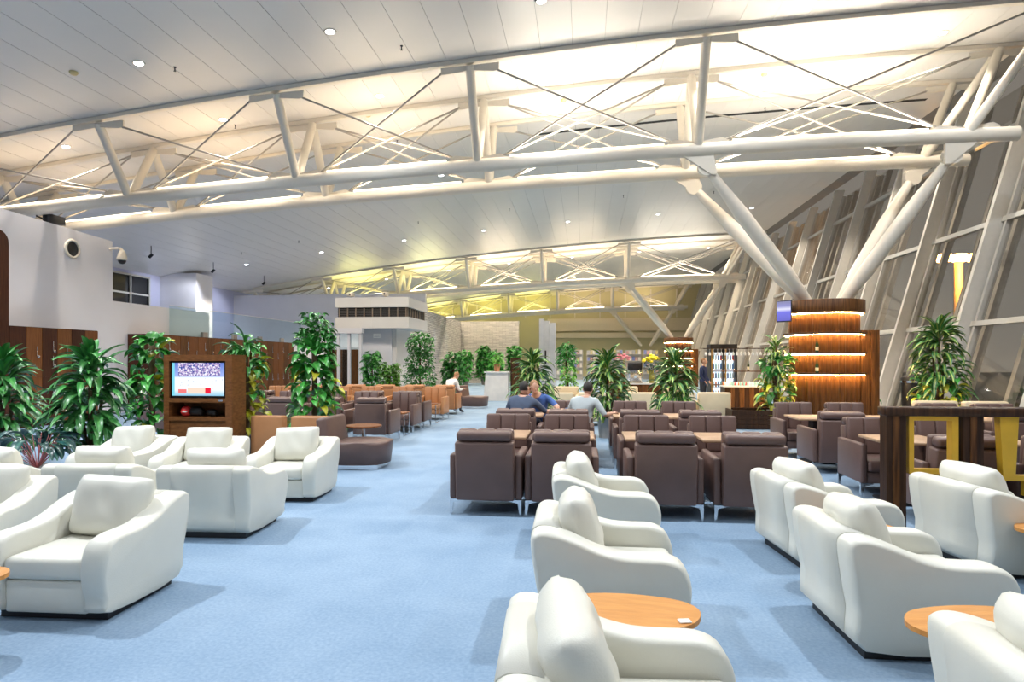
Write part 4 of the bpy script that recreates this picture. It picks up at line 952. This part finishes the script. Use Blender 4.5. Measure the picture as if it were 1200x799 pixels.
o = empty('flower_vase', (1.27, 22.25, .95)); tag(o, 'vase of pink flowers left of the yellow bouquet', 'vase')
MB().lathe([(.07, 0), (.09, .25), (.07, .4)], 14).build('vase', M_marble, o)
fm2 = fm.copy(); fm2.materials.clear(); fm2.materials.append(mat('pink_petal', (.8, .3, .35), .6, var=.1))
for i in range(22):
    a_, rr = rnd.uniform(0, 6.28), rnd.uniform(0, .28); place('flower', fm2, o, (rr*math.cos(a_), rr*.7*math.sin(a_), .98 - rr*.5 + rnd.uniform(-.04, .06)))
# far shop shelving
rnd = random.Random(12)
cols = [(.8,.75,.72), (.75,.45,.45), (.25,.3,.65), (.85,.82,.8), (.7,.6,.3), (.5,.5,.55)]
for i in range(7):
    x = -2.6 + i*1.75; y = 56 + (i % 3)*2
    o = empty('shop_display', (x, y, 0)); tag(o, 'pale shop display shelf in the far hall, %s from the left' % ORD[i], 'shelf', 'far shop displays')
    MB().box(-.7, .7, .2, .3, 0, 2.7).build('back_panel', M_band, o)
    for q in range(4):
        sh = MB().box(-.7, .7, -.1, .2, .5+q*.6, .54+q*.6).build('shelf', M_band, o)
        for b_ in range(5): MB().box(-.62+b_*.26, -.42+b_*.26, -.05, .12, .54+q*.6, .80+q*.6+rnd.uniform(0, .15)).build('goods', mat('goods_%d' % ((b_*5+q*3+i) % 6), cols[(b_*5+q*3+i) % 6], .5, var=.1), sh)
# things by the window
o = empty('black_bin', (8.3, 17.2, 0)); tag(o, 'black waste bin behind the window dracaena', 'bin')
MB().lathe([(.2, 0), (.24, 1.25), (.22, 1.3), (.15, 1.34)], 20).build('body', M_black, o); MB().lathe([(.245, 1.15), (.25, 1.2)], 20).build('band', M_chrome, o)
o = empty('apron_vehicle', (14.5, 17.5, -.6)); tag(o, 'dark vehicle silhouette beyond the glass at right', 'vehicle')  # unidentified dark shape outside, modelled as a block on wheels
MB().prism([(-1.5, .5), (2.6, .5), (2.6, 2.6), (.6, 2.6), (-.6, 1.7), (-1.5, 1.5)], 'y', -1.0, 1.0).build('body', M_black, o)
for x in (-.8, 1.8):
    for y in (-1.02, .88): MB().lathe([(.2, 0), (.42, 0), (.42, .2), (.2, .2)], 18).build('wheel', M_dark, o, (x, y+.02, .42), (R(-90), 0, 0))
lp = empty('lamp_post', (19.5, 35.6, -.6)); tag(lp, 'tall floodlight mast glowing orange outside the window', 'lamp')
MB().tube((0, 0, 0), (0, 0, 7.7), .28, .2, 12).build('mast', mat('mast_paint', (.65, .40, .15), .5, var=.05), lp)
MB().tube((-.9, 0, 7.7), (.9, 0, 7.7), .07, n=8).build('crossarm', M_alu, lp)
for x in (-.75, 0, .75): MB().rbox(x-.28, x+.28, -.35, .15, 7.5, 7.9, .04, 1).build('lamp_head', emat('sodium_lamp', (1, .50, .12), 30) if x == -.75 else bpy.data.materials[-1] if False else MATS.setdefault('sodium', emat('sodium_glow', (1, .50, .12), 30)), lp)
l = bpy.data.lights.new('flood_lamp', 'POINT'); l.energy = 1300; l.color = (1, .55, .2); l.shadow_soft_size = .3
lo = bpy.data.objects.new('flood_lamp', l); COL.objects.link(lo); lo.parent = lp; lo.location = (-.2, -1.6, 6.9)

# ------------------------------------------------------------------ people
def person(label, loc, rz, J, shirt, pants, hair, look=0, tilt=(0, 0), beard=False, sleeve=.5, bald=False):
    o_ = []
    names = list(J); idx = {n: i for i, n in enumerate(names)}
    E_ = [('pelvis','waist'),('waist','chest'),('chest','neck'),('neck','head')]
    for s_ in 'lr': E_ += [('chest','sh_'+s_),('sh_'+s_,'el_'+s_),('el_'+s_,'wr_'+s_),('pelvis','hip_'+s_),('hip_'+s_,'kn_'+s_),('kn_'+s_,'an_'+s_),('an_'+s_,'toe_'+s_)]
    rad = {'pelvis': .135, 'waist': .125, 'chest': .15, 'neck': .06, 'head': .055}
    for s_ in 'lr': rad.update({'sh_'+s_: .075, 'el_'+s_: .046, 'wr_'+s_: .030, 'hip_'+s_: .10, 'kn_'+s_: .066, 'an_'+s_: .045, 'toe_'+s_: .035})
    me = bpy.data.meshes.new('person'); me.from_pydata([J[n] for n in names], [(idx[a], idx[b]) for a, b in E_], [])
    ob = bpy.data.objects.new('person', me); COL.objects.link(ob)
    md = ob.modifiers.new('skin', 'SKIN'); md.use_smooth_shade = True
    sl = me.skin_vertices[0].data
    for n in names: sl[idx[n]].radius = (rad[n],)*2; sl[idx[n]].use_root = (n == 'pelvis')
    ss = ob.modifiers.new('sub', 'SUBSURF'); ss.levels = 2; ss.render_levels = 2
    dg = bpy.context.evaluated_depsgraph_get(); ev = bpy.data.meshes.new_from_object(ob.evaluated_get(dg))
    bpy.data.objects.remove(ob)
    mb = MB(); mb.add([v.co.copy() for v in ev.vertices], [tuple(p.vertices) for p in ev.polygons], True)
    # colour regions by nearest bone
    def near(p):
        best = (9, None, 0)
        for a, b in E_:
            A, B = Vector(J[a]), Vector(J[b]); d = B - A; t = max(0, min(1, (p-A).dot(d)/max(1e-6, d.length_squared)))
            D = (p - (A + d*t)).length - (rad[a]*(1-t) + rad[b]*t)
            if D < best[0]: best = (D, (a, b), t)
        return best
    mi = []
    for f in mb.f:
        c = sum((Vector(mb.v[i]) for i in f), Vector())/len(f); _, (a, b), t = near(c); r_ = 0
        if b in ('neck',): r_ = 1 if t > .75 else 0
        elif b == 'head': r_ = 1
        elif b.startswith('el_'): r_ = 0 if t < sleeve*2 else 1
        elif b.startswith('wr_'): r_ = 0 if (sleeve > .5 and t < sleeve*2-1) else 1
        elif b.startswith(('hip','kn','an')): r_ = 2
        elif b.startswith('toe'): r_ = 3
        mi.append(r_)
    # head
    hc = Vector(J['head']); RM = (Euler((tilt[0], tilt[1], look))).to_matrix()
    n0 = len(mb.f)
    hd = MB().blob((0, -.005, .085), (.076, .095, .115), 18, 12).blob((0, -.045, .03), (.055, .055, .06), 12, 8).blob((0, -.105, .07), (.013, .022, .022), 8, 6).blob((.078, .01, .075), (.012, .022, .032), 8, 6).blob((-.078, .01, .075), (.012, .022, .032), 8, 6).blob((.03, -.092, .095), (.014, .010, .009), 8, 5).blob((-.03, -.092, .095), (.014, .010, .009), 8, 5).blob((0, -.098, .025), (.026, .008, .009), 8, 5)
    mb.add([RM @ Vector(v) + hc for v in hd.v], hd.f, True); mi += [1]*(len(mb.f)-n0)
    # hands: palm, four fingers, thumb
    for s_ in 'lr':
        n0 = len(mb.f); W = Vector(J['wr_'+s_]); d = (W - Vector(J['el_'+s_])).normalized(); up = Vector((0, 0, 1)); sd_ = d.cross(up).normalized(); nn = sd_.cross(d)
        Mx = Matrix((sd_, d, nn)).transposed()
        mb.blob(W + d*.05, (.042, .055, .018), 10, 7, Mx)
        for k_, (of, ln) in enumerate(((-.030, .070), (-.010, .080), (.010, .075), (.030, .058))):
            p0 = W + d*.09 + sd_*of; p1 = p0 + d*ln*.5 - nn*.008; p2 = p1 + d*ln*.4 - nn*.03
            mb.path([p0, p1, p2], [.010, .009, .007], 6)
        q = 1 if s_ == 'l' else -1
        p0 = W + d*.03 + sd_*.036*q; p1 = p0 + d*.035 + sd_*.025*q; mb.path([p0, p1, p1 + d*.03], [.012, .010, .008], 6)
        mi += [1]*(len(mb.f)-n0)
    me2 = mb.mesh('person')
    for m_ in (shirt, M_skin, pants, M_black): me2.materials.append(m_)
    me2.polygons.foreach_set('material_index', mi)
    P = place('person', me2, None, loc, (0, 0, R(rz))); tag(P, label, 'person')
    hm = MB(); hb = MB().blob((0, .014, .105 if not bald else .085), (.083, .098, .108), 18, 12)
    keep = []
    for f in hb.f:
        c = sum((Vector(hb.v[i]) for i in f), Vector())/len(f)
        if (c.z > .12 or c.y > .0) and not (c.z < .03): keep.append(f)
    if bald: keep = [f for f in keep if (sum((Vector(hb.v[i]) for i in f), Vector())/len(f)).z < .168]
    hm.add([RM @ Vector(v) + hc for v in hb.v], keep, True); hm.build('hair', hair, P)
    return P
def seated(fwd=.1, side=0, la=None, ra=None, hf=0):
    J = {'pelvis': (0, 0, .12), 'waist': (side*.3, -fwd*.25, .30), 'chest': (side*.75, -fwd*.75, .50), 'neck': (side*1.05, -fwd*1.1, .67), 'head': (side*1.15, -fwd*1.2-hf-.015, .715)}
    c = Vector(J['chest'])
    for s_, q, arm in (('l', 1, la), ('r', -1, ra)):
        sh = c + Vector((.185*q, 0, .09)); arm = arm or ((.06*q, -.06, -.27), (-.04*q, -.24, .03))
        el = sh + Vector(arm[0]); J['sh_'+s_] = tuple(sh); J['el_'+s_] = tuple(el); J['wr_'+s_] = tuple(el + Vector(arm[1]))
        J['hip_'+s_] = (.10*q, -.06, .10); J['kn_'+s_] = (.13*q, -.47, .12); J['an_'+s_] = (.13*q, -.47, -.34); J['toe_'+s_] = (.14*q, -.63, -.41)
    return J
slate = mat('slate_blue_shirt', (.075, .10, .16), .8, var=.1, bump=.2, bscale=60); blue = mat('blue_shirt', (.06, .14, .42), .8, var=.1, bump=.2, bscale=60)
pale = mat('pale_grey_shirt', (.50, .55, .56), .8, var=.05, bump=.2, bscale=60); jean = mat('light_jeans', (.48, .58, .68), .8, var=.06); dkp = mat('dark_trousers', (.03, .035, .05), .8, var=.1)
navy = mat('navy_uniform', (.02, .035, .11), .8, var=.1); whs = mat('white_shirt', (.8, .78, .74), .8, var=.04)
# rz 180 : facing away from the viewer
person('person in a slate blue shirt seen from behind, leaning toward a companion', (-1.10, 10.55, .44), 178, seated(.14, -.06, ((.10, -.10, -.26), (.02, -.26, .06)), ((-.20, -.16, -.20), (-.22, -.10, .03))), slate, dkp, M_hair_d, look=-.3, tilt=(.25, .1))
person('person in a blue shirt with light brown hair, resting head on hand', (-.80, 11.95, .44), 8, seated(.34, -.14, ((.16, -.20, -.16), (-.02, -.24, .02)), ((-.02, -.2, -.18), (.03, -.02, .24))), blue, dkp, M_hair_l, look=.1, tilt=(.35, -.15))
person('person in a pale grey shirt with short dark hair, seen from behind', (-.10, 10.50, .44), 172, seated(.10, -.12, ((.10, -.10, -.26), (-.05, -.24, .05)), ((-.16, .05, -.22), (-.10, -.22, .02))), pale, jean, M_hair_d, look=0, tilt=(.2, 0), bald=False)
person('person in white slumped forward in the far tan chairs', (-4.40, 20.05, .44), 150, seated(.30, .0), whs, dkp, M_hair_l, tilt=(.7, 0), sleeve=.95)
st = {'pelvis': (0, 0, .95), 'waist': (0, 0, 1.13), 'chest': (0, -.02, 1.36), 'neck': (0, -.03, 1.54), 'head': (0, -.04, 1.60)}
for s_, q in (('l', 1), ('r', -1)): st.update({'sh_'+s_: (.19*q, -.02, 1.45), 'el_'+s_: (.25*q, -.02, 1.17), 'wr_'+s_: (.22*q, -.16, .98), 'hip_'+s_: (.10*q, 0, .90), 'kn_'+s_: (.11*q, -.01, .49), 'an_'+s_: (.11*q, 0, .08), 'toe_'+s_: (.12*q, -.16, .04)})
person('person in a dark navy uniform standing at the drinks fridge', (4.15, 22.9, 0), 60, st, navy, dkp, M_hair_l, sleeve=.95)
o = empty('drink_can', (.0, 11.0, .765)); o.location = (-.30, 11.05, .765); tag(o, 'small blue drink can on the table between the seated people', 'can')
MB().lathe([(.028, 0), (.033, .008), (.033, .11), (.027, .12)], 14).build('body', mat('blue_can', (.08,.2,.5), .3, var=.1), o); MB().lathe([(.026, .12), (.026, .122)], 14).build('lid', M_chrome, o)
